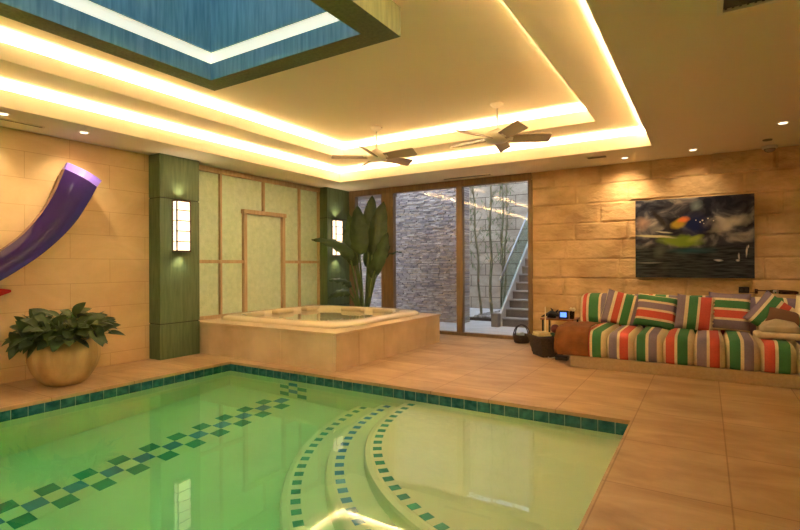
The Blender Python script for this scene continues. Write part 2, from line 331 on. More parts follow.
# ------------------------------------------------------------------ pool
pool = thing('swimming_pool', ((PX0+PX1)/2, (PY0+PY1)/2, -1.6), 'sunken green swimming pool with curved corner steps', 'pool')
def zf(y): return -0.95-0.105*(4.35-y)
p = MB()
t = 0.15
zb = -2.0
p.box(PX0-t, PX0-0.012, PY0-t, PY1+t, zb, -ct-0.002); p.box(PX1+0.012, PX1+t, PY0-t, PY1+t, zb, -ct-0.002)
p.box(PX0-0.012, PX1+0.012, PY1+0.012, PY1+t, zb, -ct-0.002); p.box(PX0-0.012, PX1+0.012, PY0-t, PY0-0.012, zb, -ct-0.002)
a_ = [(PX0-0.012, PY0-0.012, zf(PY0)), (PX1+0.012, PY0-0.012, zf(PY0)), (PX1+0.012, PY1+0.012, zf(PY1)), (PX0-0.012, PY1+0.012, zf(PY1))]
lo = [p.bm.verts.new((x, y, zb)) for x, y, z in a_]; hi = [p.bm.verts.new(q) for q in a_]
p.bm.faces.new(lo); p.bm.faces.new(hi)
for i in range(4): p.bm.faces.new((lo[i], lo[(i+1) % 4], hi[(i+1) % 4], hi[i]))
p.build('basin', POOL_PLASTER, pool)
# waterline tiles: one glazed row on each side over a grout bed
def tiles(a, b, y, axis, sgn, name):
    m_ = MB(); g_ = MB(); s0 = a
    if axis == 'x': g_.box(a, b, min(y, y+sgn*0.012), max(y, y+sgn*0.012), -0.185, -ct-0.003)
    else: g_.box(min(y, y+sgn*0.012), max(y, y+sgn*0.012), a, b, -0.185, -ct-0.003)
    n = int(round((b-a)/0.135)); s = (b-a)/n
    for i in range(n):
        u0, u1 = a+i*s+0.004, a+(i+1)*s-0.004; q0, q1 = sorted((y-sgn*0.006, y+sgn*0.006))
        if axis == 'x': m_.box(u0, u1, q0, q1, -0.18, -ct-0.006, 0.002, 1)
        else: m_.box(q0, q1, u0, u1, -0.18, -ct-0.006, 0.002, 1)
    o = m_.build('waterline_tile_row', TILE_TEAL, pool); g_.build('tile_grout', GROUT, o)
tiles(PY0, PY1, PX0, 'y', -1, 'l'); tiles(PY0, PY1, PX1, 'y', 1, 'r'); tiles(PX0, PX1, PY1, 'x', 1, 'f'); tiles(PX0, PX1, PY0, 'x', -1, 'n')
# quarter round steps in the far right corner
CX, CY = PX1, PY1
for r_edge, zt_, zb_, rt, m_, nm in ((2.16, -0.30, -1.5, 2.05, MOS_GREEN, 'a'), (2.45, -0.50, -1.5, 2.34, MOS_BLUE, 'b'), (2.76, -0.70, -1.5, 2.65, MOS_GREEN, 'c')):
    s = MB(); n = 48; prof = [(r_edge-0.0, zb_), (r_edge, zt_-0.05), (r_edge-0.012, zt_-0.018), (r_edge-0.05, zt_), (0.0, zt_)]
    rings = [[s.bm.verts.new((CX+0.012-math.cos(PI/2*i/n)*(r+0.012) if r else CX+0.012, CY+0.012-math.sin(PI/2*i/n)*(r+0.012) if r else CY+0.012, z)) for i in range(n+1)] for r, z in prof[:-1]]
    top = s.bm.verts.new((CX+0.012, CY+0.012, zt_))
    for a, b in zip(rings[:-1], rings[1:]):
        for i in range(n): s.bm.faces.new((a[i], a[i+1], b[i+1], b[i]))
    for i in range(n): s.bm.faces.new((rings[-1][i], rings[-1][i+1], top))
    st = s.build('step', POOL_PLASTER, pool)
    s = MB(); dang = 0.1345/rt; k_ = int((PI/2)/dang); prev = None
    for i in range(2*k_+1):
        an = dang*(i*0.5+0.02); d = Vector((-math.cos(an), -math.sin(an), 0)); pr_ = [s.bm.verts.new(Vector((CX, CY, zt_+0.004))+d*(rt+q_)) for q_ in (-0.034, 0.034)]
        if prev:
            fc_ = s.bm.faces.new((prev[0], prev[1], pr_[1], pr_[0])); fc_.material_index = 1 if i % 2 == 1 else 0
        prev = pr_
    o = s.build('mosaic_row', POOL_PLASTER, st); o.data.materials.append(m_)
    sd_ = o.modifiers.new('thickness', 'SOLIDIFY'); sd_.thickness = 0.004; sd_.offset = -1
# mosaic chequer: a floor band three tiles wide that runs up the far wall
def chequer(name, nrow, pos, blue_even):
    g_ = MB(); vs = [[g_.bm.verts.new(pos(c_, i)) for c_ in range(4)] for i in range(nrow+1)]
    for i in range(nrow):
        for c_ in range(3):
            fc_ = g_.bm.faces.new((vs[i][c_], vs[i][c_+1], vs[i+1][c_+1], vs[i+1][c_]))
            ev = (i % 2 == 0) == blue_even
            fc_.material_index = (1 if ev else 0) if c_ == 1 else (0 if ev else 2)
    o = g_.build(name, POOL_PLASTER, pool); o.data.materials.append(MOS_BLUE); o.data.materials.append(MOS_GREEN)
    sd_ = o.modifiers.new('thickness', 'SOLIDIFY'); sd_.thickness = 0.003; sd_.offset = 0
def fpos(c_, i):
    y = 4.305-0.1405*i; return Vector((-4.29+(c_-1.5)*0.143, y, zf(y)+0.004))
chequer('mosaic_floor_band', 44, fpos, True)
chequer('mosaic_wall_band', 4, lambda c_, i: Vector((-4.215+(c_-1.5)*0.143, PY1+0.008, -0.88+0.143*i)), False)
wt = MB().box(PX0-0.03, PX1+0.03, PY0-0.03, PY1+0.03, -1.9, -0.11)
tag(wt.build('pool_water', POOL_WATER), 'still clear green water filling the swimming pool', 'water', kind='stuff')

# ------------------------------------------------------------------ green pilasters, sconces, glass screen
def pilaster(y0, y1, label, nm='green_pilaster'):
    t = thing(nm, ((XL-6.17)/2, (y0+y1)/2, 0), label, 'pilaster', 'green painted pilasters')
    for z0, z1 in ((0.0, 0.468), (0.482, 2.165), (2.179, 2.757)):
        bevel(MB().box(XL+0.001, -6.17, y0, y1, z0, z1).build('painted_panel', GREEN_PAINT, t), 0.004)
    MB().box(XL+0.001, -6.18, y0+0.012, y1-0.012, 0.46, 0.49).build('groove', GREEN_DARK, t); MB().box(XL+0.001, -6.18, y0+0.012, y1-0.012, 2.157, 2.187).build('groove', GREEN_DARK, t)
    return t
pilaster(3.895, 4.50, 'tall green pilaster at pool edge between stone wall and tub')
pilaster(7.31, 8.0, 'tall green pilaster in far corner behind the tall leafy plant')
def sconce(y, z, label):
    t = thing('wall_sconce', (-6.17, y, z), label, 'wall lamp', 'sconces on the green pilasters')
    x0, x1, hw, hh = -6.168, -6.06, 0.108, 0.355
    fr = MB().box(x0, x0+0.015, y-hw, y+hw, z-hh, z+hh)
    for zz in (z-hh, z+hh-0.022): fr.box(x0, x1, y-hw, y+hw, zz, zz+0.022)
    for yy in (y-hw, y+hw-0.014): fr.box(x1-0.014, x1, yy, yy+0.014, z-hh, z+hh)
    for i in range(1, 5):
        zz = z-hh+2*hh*i/5; fr.box(x1-0.006, x1, y-hw, y+hw, zz-0.006, zz+0.006); fr.box(x0+0.015, x1, y-hw, y-hw+0.006, zz-0.004, zz+0.004); fr.box(x0+0.015, x1, y+hw-0.006, y+hw, zz-0.004, zz+0.004)
    fr.build('frame', BRONZE, t)
    for i in range(5):
        z0 = z-hh+2*hh*i/5
        MB().box(x0+0.02, x1-0.008, y-hw+0.008, y+hw-0.008, z0+0.024 if i == 0 else z0+0.003, z0+2*hh/5-(0.024 if i == 4 else 0.003)).build('pane', LAMP_GLASS, t)
    for up in (1, -1):
        l = bpy.data.lights.new('sconce_bulb', 'SPOT'); l.energy = 5.0; l.color = (1, 0.82, 0.55); l.spot_size = R_(120); l.spot_blend = 0.8; l.shadow_soft_size = 0.03
        o = bpy.data.objects.new('sconce_bulb', l); COL.objects.link(o); o.location = (x1-0.035, y, z+up*(hh+0.03)); o.rotation_euler = (PI if up > 0 else 0, 0, 0)
    return t
sconce(4.178, 1.80, 'lit bronze framed sconce on the green pilaster nearer the pool')
sconce(7.55, 1.79, 'lit bronze framed sconce half hidden by the tall plant')
# glass screen behind the tub
XS = -6.40
scr = MB(); yv0, yv1 = 4.50, 7.31
def bar(mb, ya, yb, za, zb_, d=0.05): mb.box(XL+0.002, XS+d, ya, yb, za, zb_)
zT, zP = 2.72, 0.455
bar(scr, yv0, yv0+0.03, zP, zT); bar(scr, yv1-0.045, yv1-0.001, zP, zT); bar(scr, yv0, yv1, zT-0.05, zT+0.03, 0.06)
bar(scr, yv0, yv1, zP, zP+0.05)
hw = 0.017
bar(scr, 5.02-hw, 5.02+hw, zP, zT); bar(scr, 6.76-hw, 6.76+hw, zP, zT); bar(scr, 5.894-hw, 5.894+hw, 2.15, zT)
bar(scr, 5.479-0.03, 5.479+0.03, zP, 2.17, 0.07); bar(scr, 6.335-0.03, 6.335+0.03, zP, 2.17, 0.07); bar(scr, 5.43, 6.385, 2.10, 2.17, 0.08)
bar(scr, yv0, 5.479, 1.295, 1.345); bar(scr, 6.335, yv1, 1.295, 1.345)
so = struct(bevel(scr.build('window_2', WOOD), 0.004) and MB().box(0, 0.0001, 0, 0.0001, -5, -4.9999), 'tmp', WOOD) if False else None
win2 = scr.build('window_2', WOOD); win2['kind'] = 'structure'; win2['label'] = 'oak framed screen of pale green glass behind the tub'
bevel(win2, 0.004)
xp = XL+0.004
def gp(ya, yb, za, zb_): MB().box(xp, XS+0.008, ya, yb, za, zb_).build('glass_panel', SCREEN, win2)
gp(4.53, 5.0, 1.345, zT-0.05); gp(5.044, 5.87, 2.17, zT-0.05); gp(5.044, 5.449, 1.345, 2.17); gp(5.918, 6.736, 2.17, zT-0.05); gp(6.365, 6.736, 1.345, 2.17); gp(6.784, 7.265, 1.345, zT-0.05)
gp(4.53, 4.996, zP+0.05, 1.295); gp(5.044, 5.449, zP+0.05, 1.295); gp(6.365, 6.736, zP+0.05, 1.295); gp(6.784, 7.265, zP+0.05, 1.295); gp(5.509, 6.305, zP+0.05, 2.10)

# ------------------------------------------------------------------ hot tub and its stone platform
TX0, TX1, TY0, TY1, TZ = -6.335, -3.70, 4.53, 7.19, 0.455
pl = thing('tub_platform', ((TX0+TX1)/2, (TY0+TY1)/2, 0), 'raised travertine platform surrounding the hot tub', 'tub platform')
bx0, bx1, by0, by1 = -6.18, -3.98, 4.86, 7.02      # tub opening
cap = MB(); ring(cap, (TX0, TX1+0.02, TY0-0.02, TY1+0.01), (bx0, bx1, by0, by1), TZ-0.035, TZ); bevel(cap.build('capstone', STONE_PLAT, pl), 0.004)
fc = MB(); jx = [TX0, -6.024, -5.353, -4.6, TX1-0.03]
for a, b in zip(jx[:-1], jx[1:]): fc.box(a+0.0025, b-0.0025, TY0, TY0+0.03, 0, TZ-0.035)
fc.build('front_cladding', STONE_PLAT, pl)
fc = MB(); jy = [TY0, 4.986, 5.551, 6.154, 6.75, TY1]
for a, b in zip(jy[:-1], jy[1:]): fc.box(TX1-0.03, TX1, a+0.0025, b-0.0025, 0, TZ-0.035)
fc.build('side_cladding', STONE_PLAT, pl)
fc = MB().box(TX0, TX1-0.03, TY1-0.03, TY1, 0, TZ-0.035); fc.build('rear_cladding', STONE_PLAT, pl)
tub = thing('hot_tub', ((bx0+bx1)/2, (by0+by1)/2, 0.0), 'square cream hot tub set into the stone platform', 'hot tub')
def rsq(u, hx, hy, e):
    a = 2*PI*u; c_, s_ = math.cos(a), math.sin(a)
    return (math.copysign(abs(c_)**(2/e), c_)*hx, math.copysign(abs(s_)**(2/e), s_)*hy)
tcx, tcy = (bx0+bx1)/2, (by0+by1)/2
prof = [(1.075, 0.458, 8), (1.08, 0.475, 8), (1.06, 0.505, 8), (1.02, 0.525, 8), (0.93, 0.528, 6), (0.88, 0.515, 6), (0.85, 0.47, 5), (0.83, 0.40, 5), (0.80, 0.33, 4.5), (0.62, 0.30, 4), (0.55, 0.27, 4), (0.52, 0.06, 4), (0.2, 0.04, 3), (0.0, 0.04, 2)]
tb = MB()
def tfn(u, v):
    i = v*(len(prof)-1); k0 = min(int(i), len(prof)-2); s_, z, e = prof[k0+int(round(i-k0))]
    if 4 <= k0+int(round(i-k0)) <= 7:          # scalloped seat bays around the inner rim
        s_ = s_ + 0.035*math.cos(8*PI*u+PI/4*0)*(1 if k0 else 1)*0.8
    x, y = rsq(u, (bx1-bx0)/2*s_, (by1-by0)/2*s_, e)
    return Vector((tcx+x, tcy+y, z))
tb.grid(tfn, 96, len(prof)-1, closed_u=True); tb.smooth().build('shell', ACRYL, tub, weld=True)
for (hx, hy, dx, dy) in ((bx0+0.20, 5.3, 0.075, 0.2), (bx0+0.20, 5.95, 0.075, 0.2), (bx0+0.22, 6.6, 0.075, 0.18), (-5.2, by1-0.19, 0.22, 0.075), (-4.55, by1-0.19, 0.2, 0.075)):
    q = MB().box(hx-dx, hx+dx, hy-dy, hy+dy, 0.45, 0.533, 0.035, 4); q.smooth().build('headrest', mat('cream headrest cushion', (0.62, 0.50, 0.30), 0.35), tub)
for (jx_, jy_) in ((-4.25, 5.2), (-4.25, 6.5), (-5.0, 5.02), (-5.8, 5.05)):
    MB().lathe([(0.0, 0.525), (0.028, 0.526), (0.03, 0.534), (0.024, 0.54), (0.0, 0.541)], 16, (jx_+0.12 if jx_ > -4.5 else jx_, jy_ if jx_ > -4.5 else jy_-0.08, 0)).smooth().build('air_knob', CHROME, tub)
wq = MB(); wq.grid(lambda u, v: Vector((tcx+rsq(u, 0.935*(bx1-bx0)/2*(1 if 0.01 < v < 0.99 else 0), 0.935*(by1-by0)/2*(1 if 0.01 < v < 0.99 else 0), 5)[0], tcy+rsq(u, 0.935*(bx1-bx0)/2*(1 if 0.01 < v < 0.99 else 0), 0.935*(by1-by0)/2*(1 if 0.01 < v < 0.99 else 0), 5)[1], 0.462 if v > 0.5 else 0.02)), 64, 3, closed_u=True)
tag(wq.build('tub_water', TUB_WATER, weld=True), 'clear still water inside the hot tub', 'water', kind='stuff')

# ------------------------------------------------------------------ sliding glass door wall
d = MB(); y0, y1 = YB-0.03, YB+0.07
d.box(-6.42, -6.03, y0, y1+0.02, 0, ZS); d.box(-6.03, WX0, y0, y1, 2.64, ZS); d.box(-6.03, WX0+0.02, y0, y1, 0, 0.06)
d.box(-5.39, -5.11, y0, y1, 0.06, 2.64); d.box(-3.778, -3.662, y0, y1, 0.06, 2.64); d.box(-2.485, WX0+0.02, y0, y1, 0.06, 2.64)
door = d.build('door_1', WOOD_DOOR); door['kind'] = 'structure'; door['label'] = 'three panel wood framed glass door wall facing the courtyard'; bevel(door, 0.004)
for a, b in ((-6.03, -5.39), (-5.11, -3.778), (-3.662, -2.485)):
    MB().box(a, b, YB+0.015, YB+0.022, 0.06, 2.64).build('glass_pane', PANE, door)

# ------------------------------------------------------------------ courtyard
g = MB().box(-9, 0.6, YB+0.12, 14.0, -0.1, 0.0); struct(g, 'floor_courtyard', COURT_CONC)
# stacked ledge stone wall: many thin irregular stones in one wall mesh
rs = random.Random(11)
tc = N(STACK, 'ShaderNodeTexCoord')
vv = N(STACK, 'ShaderNodeVertexColor'); vv.layer_name = 'stone'
nn = N(STACK, 'ShaderNodeTexNoise'); nn.inputs['Scale'].default_value = 18; L(STACK, tc.outputs['Object'], nn.inputs['Vector'])
mr = N(STACK, 'ShaderNodeMapRange'); mr.inputs[3].default_value = 0.75; mr.inputs[4].default_value = 1.2; L(STACK, nn.outputs['Fac'], mr.inputs[0])
mm = N(STACK, 'ShaderNodeMix', data_type='RGBA', blend_type='MULTIPLY'); mm.inputs[0].default_value = 1; L(STACK, vv.outputs[0], mm.inputs[6]); L(STACK, mr.outputs[0], mm.inputs[7]); L(STACK, mm.outputs[2], bsdf(STACK).inputs['Base Color'])
sw = MB(); cl = sw.bm.loops.layers.float_color.new('stone')
YW, XW1 = 9.75, -4.42
def stone(x0, x1, ya, z0, z1, colr):
    n0 = len(sw.bm.faces); sw.box(x0, x1, ya, YW+0.3, z0, z1)
    sw.bm.faces.ensure_lookup_table()
    for fc_ in sw.bm.faces[n0:]:
        for lp in fc_.loops: lp[cl] = (*colr, 1)
z = 0.0
while z < 3.5:
    h = rs.uniform(0.018, 0.036); x = -8.6
    while x < XW1:
        wd = rs.uniform(0.06, 0.19); x2 = min(x+wd, XW1)
        base = rs.choice([(0.50, 0.42, 0.38), (0.42, 0.35, 0.33), (0.62, 0.54, 0.48), (0.36, 0.30, 0.29), (0.54, 0.43, 0.34)]); s_ = rs.uniform(0.8, 1.2)
        stone(x+0.004, x2-0.004, YW-rs.uniform(0.0, 0.045), z+0.0025, z+h-0.0025, tuple(q*s_ for q in base)); x = x2
    z += h
n0 = len(sw.bm.faces); sw.box(-8.6, XW1-0.01, YW+0.05, YW+0.28, 0, 3.5); sw.bm.faces.ensure_lookup_table()
for fc_ in sw.bm.faces[n0:]:
    for lp in fc_.loops: lp[cl] = (0.05, 0.045, 0.045, 1)
struct(sw, 'wall_stacked', STACK)
w = MB().box(-9, 0.6, 13.4, 13.7, 0, 5.2); struct(w, 'wall_ashlar', ASHLAR)
w = MB().box(-2.05, -1.85, YB+0.3, 13.4, 0, 5.2); struct(w, 'wall_stairside', ASHLAR)
w = MB().box(-8.8, -8.6, YB+0.3, 13.4, 0, 3.5); struct(w, 'wall_court_left', ASHLAR)
# stairs going up away from the room
st = thing('courtyard_stair', (-2.85, 9.6, 0), 'stone stair climbing away beyond the glass door', 'stair')
SXL, SXR, SYS, RISE, RUN = -3.56, -2.06, 9.65, 0.175, 0.215
nst = 13
for i in range(nst):
    o = MB().box(SXL+0.03, SXR, SYS+i*RUN, SYS+(i+1)*RUN+0.02, i*RISE if i else 0, (i+1)*RISE-0.03).build('riser_block', STAIR_STONE, st)
    bevel(MB().box(SXL+0.03, SXR, SYS+i*RUN-0.025, SYS+(i+1)*RUN, (i+1)*RISE-0.03, (i+1)*RISE).build('tread', STAIR_TREAD, o), 0.006)
def sloped(mb, x0, x1, ya, yb, zlo, zhi):
    v = [mb.bm.verts.new(q) for q in ((x0, ya, zlo[0]), (x0, yb, zlo[1]), (x0, yb, zhi[1]), (x0, ya, zhi[0]), (x1, ya, zlo[0]), (x1, yb, zlo[1]), (x1, yb, zhi[1]), (x1, ya, zhi[0]))]
    for q in ((0, 1, 2, 3), (7, 6, 5, 4), (0, 4, 5, 1), (1, 5, 6, 2), (2, 6, 7, 3), (3, 7, 4, 0)): mb.bm.faces.new([v[k_] for k_ in q])
SL = RISE/RUN; ye = SYS+nst*RUN
q = MB(); sloped(q, SXL-0.02, SXL+0.028, SYS-0.06, ye, (0, 0), (0.26, 0.26+SL*(ye-SYS+0.06))); q.build('stringer', STAIR_NOSE, st)
q = MB(); sloped(q, SXL-0.005, SXL+0.007, SYS, ye, (0.28, 0.26+SL*(ye-SYS)), (0.95, 0.93+SL*(ye-SYS))); q.build('glass_balustrade', clear_pane('greenish balustrade glass', (0.80, 0.90, 0.88), 1.5), st)
q = MB().tube([(SXL, SYS-0.05, 0.94), (SXL, ye, 0.96+SL*(ye-SYS))], 0.022, 10); q.smooth().build('handrail', STEEL, st)
bevel(MB().box(SXL-0.14, SXL+0.02, SYS-0.2, SYS-0.065, 0, 0.27).build('newel_block', STAIR_STONE, st), 0.01)
shade_ = MB().box(-8.6, -6.1, YB+0.12, 9.9, 2.85, 3.1); struct(shade_, 'added_shade_slab_1', STAIR_STONE, 'added concrete slab to darken the far left of the courtyard')  # slab put in only to shade the wall behind the left door panel
# planting bed with pebbles and bamboo
bed = MB().box(-4.6, -3.74, 10.35, 13.39, 0.001, 0.06); tag(bed.build('planting_bed', DARK_SOIL), 'dark soil bed at the foot of the ashlar courtyard wall', 'planting bed')
pb = MB()
for i in range(240):
    x, y = rs.uniform(-4.54, -3.80), 10.42+2.8*rs.random()**1.5; r = rs.uniform(0.025, 0.06)
    pb.blob((x, y, 0.06+r*0.35), r, 8, (1, rs.uniform(0.7, 1), 0.6))
tag(pb.smooth().build('pebbles', PEBBLE), 'mixed grey river pebbles covering the bamboo planting bed', 'pebbles', kind='stuff')
def bamboo(x, y, lean, h, r, label, seed):
    q = random.Random(seed); t = thing('bamboo_stalk', (x, y, 0.05), label, 'bamboo', 'bamboo in the courtyard bed'); m_ = MB(); pts = []; rad = []
    n = 14
    for i in range(n+1):
        z = 0.06+h*i/n; sway = lean*(i/n)**1.2+0.02*math.sin(i*1.3+seed)
        for dz, k in ((-0.012, 1), (0, 1.22), (0.012, 1)):
            if i == 0 and dz < 0: continue
            pts.append((x+sway*0.85, y+sway*0.53, z+dz)); rad.append(0.8*r*(1-0.55*i/n)*k)
    m_.tube(pts, rad, 8).smooth().build('culm', BAMBOO, t)
    lf = MB(); br_ = MB()
    for i in range(4, n+1):
        for j in range(5):
            z = 0.06+h*i/n; sway = lean*(i/n)**1.2; a = q.uniform(0, 2*PI); ln = q.uniform(0.25, 0.55); p0 = Vector((x+sway*0.85, y+sway*0.53, z)); p1 = p0+Vector((math.cos(a)*ln*0.6, math.sin(a)*ln*0.35, ln*0.75))
            br_.tube([p0, (p0+p1)/2+Vector((0, 0, 0.03)), p1], [0.006, 0.004, 0.002], 5)
            for k in range(5):
                c0 = p0.lerp(p1, q.uniform(0.35, 1)); dd = Vector((q.uniform(-1, 1), q.uniform(-1, 1), q.uniform(-0.9, 0.3))).normalized(); L_ = q.uniform(0.09, 0.18); sd = dd.cross(Vector((0, 0, 1))).normalized()*0.011
                lf.bm.faces.new([lf.bm.verts.new(v_) for v_ in (c0, c0+dd*L_*0.4+sd, c0+dd*L_, c0+dd*L_*0.4-sd)])
    br_.build('branches', BAMBOO, t); lf.build('leaves', BAM_LEAF, t)
bamboo(-4.46, 10.75, -0.22, 3.6, 0.038, 'leftmost bamboo stalk, leaning left, beside the stacked stone wall', 1)
bamboo(-4.24, 10.85, -0.02, 4.2, 0.045, 'thickest upright bamboo stalk in the middle of the bed', 2)
bamboo(-4.22, 11.5, 0.04, 4.0, 0.036, 'thin bamboo stalk just right of the thickest one', 3)
bamboo(-3.96, 10.95, 0.10, 3.9, 0.03, 'rightmost bamboo stalk, beside the stair balustrade', 4)

# ------------------------------------------------------------------ ceiling fans
def fan(x, y, a0, label):
    t = thing('ceiling_fan', (x, y, ZT), label, 'ceiling fan', 'ceiling fans')
    MB().lathe([(0.0, ZT), (0.085, ZT-0.001), (0.08, ZT-0.02), (0.05, ZT-0.045), (0.022, ZT-0.06), (0.0, ZT-0.06)], 24, (x, y, 0)).smooth().build('canopy', WHITE_MET, t)
    MB().tube([(x, y, ZT-0.05), (x, y, 2.90)], 0.012, 10).smooth().build('down_rod', WHITE_MET, t)
    MB().lathe([(0.0, 2.915), (0.03, 2.915), (0.035, 2.90), (0.09, 2.885), (0.14, 2.855), (0.16, 2.82), (0.155, 2.785), (0.11, 2.755), (0.05, 2.742), (0.0, 2.74)], 28, (x, y, 0)).smooth().build('motor_housing', WHITE_MET, t)
    for k in range(5):
        a = math.radians(31.8) - math.radians(a0-72*k); d_ = Vector((math.cos(a), math.sin(a), 0)); s_ = Vector((-d_.y, d_.x, 0)); pitch = math.radians(-26)
        sv = s_*math.cos(pitch)+Vector((0, 0, 1))*math.sin(pitch); nv = d_.cross(sv)
        b = MB()
        c0 = Vector((x, y, 2.80))
        for f0, f1, w0, w1 in ((0.13, 0.64, 0.066, 0.080),):
            vs = []
            for rr, ww in ((f0, w0), (0.3, 0.074), (0.5, 0.080), (f1-0.02, w1), (f1, w1*0.85)):
                vs.append([b.bm.verts.new(c0+d_*rr+sv*(ww*sg_)+nv*(0.006*th)) for sg_, th in ((-1, -1), (1, -1), (1, 1), (-1, 1))])
            for u, v_ in zip(vs[:-1], vs[1:]):
                for i in range(4): b.bm.faces.new((u[i], u[(i+1) % 4], v_[(i+1) % 4], v_[i]))
            b.bm.faces.new(vs[0]); b.bm.faces.new(vs[-1])
        bl = b.build('blade', BLADE, t)
        MB().obox(c0+d_*0.14+Vector((0, 0, 0.002)), (d_, sv, nv), (0.05, 0.03, 0.012)).build('blade_bracket', WHITE_MET, bl)
    return t
fan(-2.165, 5.765, 75, 'ceiling fan nearer the sofa, with taupe blades on a short rod')
fan(-4.0, 5.83, 105, 'ceiling fan over the hot tub side, with taupe blades on a short rod')

# ------------------------------------------------------------------ downlights, vents, ceiling fittings
def downlight(x, y, aim, label, power, spot=70):
    t = thing('downlight', (x, y, ZS), label, 'downlight', 'recessed downlights')
    MB().lathe([(0.045, ZS-0.001), (0.06, ZS-0.001), (0.06, ZS-0.006), (0.045, ZS-0.008), (0.04, ZS-0.004)], 24, (x, y, 0)).build('trim_ring', WHITE_MET, t)
    MB().lathe([(0.0, ZS-0.002), (0.04, ZS-0.002), (0.038, ZS-0.012), (0.0, ZS-0.016)], 20, (x, y, 0)).smooth().build('bulb', emit('halogen bulb', (1, 0.85, 0.6), 2.0), t)
    if power:
        l = bpy.data.lights.new('downlight_beam', 'SPOT'); l.energy = power; l.color = (1, 0.74, 0.44); l.spot_size = math.radians(spot); l.spot_blend = 1.0; l.shadow_soft_size = 0.04
        o = bpy.data.objects.new('downlight_beam', l); COL.objects.link(o); o.location = (x, y, ZS-0.03)
        o.rotation_euler = (Vector(aim)-Vector((x, y, ZS-0.03))).to_track_quat('-Z', 'Y').to_euler()
downlight(-5.86, 2.07, (XL, 2.0, 1.9), 'small lit downlight at the left end of the ceiling above the purple sculpture', 45, 90)
downlight(-5.92, 2.84, (XL, 2.9, 1.9), 'small lit downlight in the ceiling over the potted plant', 45, 90)
downlight(-0.97, 7.60, (-1.0, YB, 2.0), 'small downlight close to the wall left of the painting', 48, 100)
downlight(-0.14, 7.56, (-0.15, YB, 1.9), 'small lit downlight in the ceiling directly above the painting', 20, 95)
downlight(0.705, 6.64, (0.8, 7.4, 0.4), 'small lit downlight in the ceiling near the right edge above the sofa', 40, 80)
def slot(x0, x1, y0, y1, label):
    t = thing('air_slot', ((x0+x1)/2, (y0+y1)/2, ZS), label, 'air vent', 'slot air vents in the ceiling')
    b = MB().box(x0, x1, y0, y1, ZS-0.008, ZS-0.001); b.build('grille', GREY_GRILLE, t)
    s = MB(); alongx = (x1-x0) > (y1-y0)
    if alongx: s.box(x0-0.01, x1+0.01, y0-0.008, y0, ZS-0.01, ZS-0.001).box(x0-0.01, x1+0.01, y1, y1+0.008, ZS-0.01, ZS-0.001)
    else: s.box(x0-0.008, x0, y0-0.01, y1+0.01, ZS-0.01, ZS-0.001).box(x1, x1+0.008, y0-0.01, y1+0.01, ZS-0.01, ZS-0.001)
    s.build('frame', PLASTER, t)
slot(-6.10, -6.06, 0.6, 2.5, 'long narrow air slot in the ceiling along the left stone wall')
slot(-3.9, -3.05, 7.72, 7.80, 'narrow air slot in the ceiling above the glass door')
slot(-1.42, -1.18, 7.28, 7.40, 'small square air grille in the ceiling left of the painting')
gr = thing('ceiling_grille', (0.55, 3.3, ZS), 'large dark ceiling air grille at the top edge of the picture', 'air vent')
q = MB(); ring(q, (0.06, 1.06, 2.9, 3.52), (0.09, 1.03, 2.93, 3.49), ZS-0.025, ZS-0.001); q.build('frame', WHITE_MET, gr)
MB().box(0.09, 1.03, 2.93, 3.49, ZS-0.004, ZS-0.001).build('backing', GREY_GRILLE, gr)
q = MB()
for i in range(26): q.box(0.09+0.94*i/26+0.008, 0.09+0.94*i/26+0.02, 2.93, 3.49, ZS-0.011, ZS-0.004)
q.build('slats', GREY_GRILLE, gr)
dm = thing('ceiling_sensor', (0.70, 7.93, ZS), 'white dome sensor where ceiling meets the stone wall at right', 'sensor')
MB().lathe([(0.0, ZS-0.001), (0.085, ZS-0.001), (0.085, ZS-0.03), (0.075, ZS-0.035), (0.0, ZS-0.035)], 24, (0.70, 7.88, 0)).build('base', WHITE_MET, dm)
MB().lathe([(0.0, ZS-0.034), (0.062, ZS-0.034), (0.055, ZS-0.06), (0.03, ZS-0.078), (0.0, ZS-0.082)], 24, (0.70, 7.88, 0)).smooth().build('dome', mat('smoked lens', (0.35, 0.3, 0.24), 0.2), dm)
q = thing('ceiling_fitting', (0.64, 7.45, ZS), 'small dark round cap in the ceiling by the dome sensor', 'ceiling fitting'); 
MB().lathe([(0.0, ZS-0.001), (0.05, ZS-0.001), (0.048, ZS-0.012), (0.0, ZS-0.014)], 20, (0.64, 7.45, 0)).build('cap', GREY_GRILLE, q)

# ------------------------------------------------------------------ wall sculptures on the left wall
sp = thing('wall_sculpture', (-6.2, 2.3, 1.4), 'curved purple lacquered sculpture on the left stone wall', 'sculpture')
MB()
def bez(p, t):
    p = [Vector(q) for q in p]
    while len(p) > 1: p = [a.lerp(b, t) for a, b in zip(p[:-1], p[1:])]
    return p[0]
SI = [(2.788, 2.371), (2.695, 2.118), (2.585, 1.893), (2.469, 1.718), (2.349, 1.571), (2.172, 1.417), (1.85, 1.22), (1.3, 1.02)]      # inner (upper) edge, y z
SO = [(3.027, 2.177), (2.949, 2.017), (2.821, 1.789), (2.677, 1.601), (2.502, 1.42), (2.336, 1.281), (2.094, 1.11), (1.75, 0.93), (1.3, 0.78)]      # outer (lower) edge
def along(P_, t):
    i = t*(len(P_)-1); k = min(int(i), len(P_)-2); f_ = i-k
    p0, p1, p2, p3 = (Vector(P_[max(0, min(len(P_)-1, k+d_))]) for d_ in (-1, 0, 1, 2))
    v = 0.5*((2*p1)+(p2-p0)*f_+(2*p0-5*p1+4*p2-p3)*f_*f_+(3*p1-p0-3*p2+p3)*f_**3); return Vector((0, v.x, v.y))
nS = 36
face, edge = MB(), MB()
def prow(t):
    a, b = along(SI, t), along(SO, t); bk = XL+0.10
    ax, bx = -6.24, -6.02
    return a, b, ax, bx, bk
rows = []
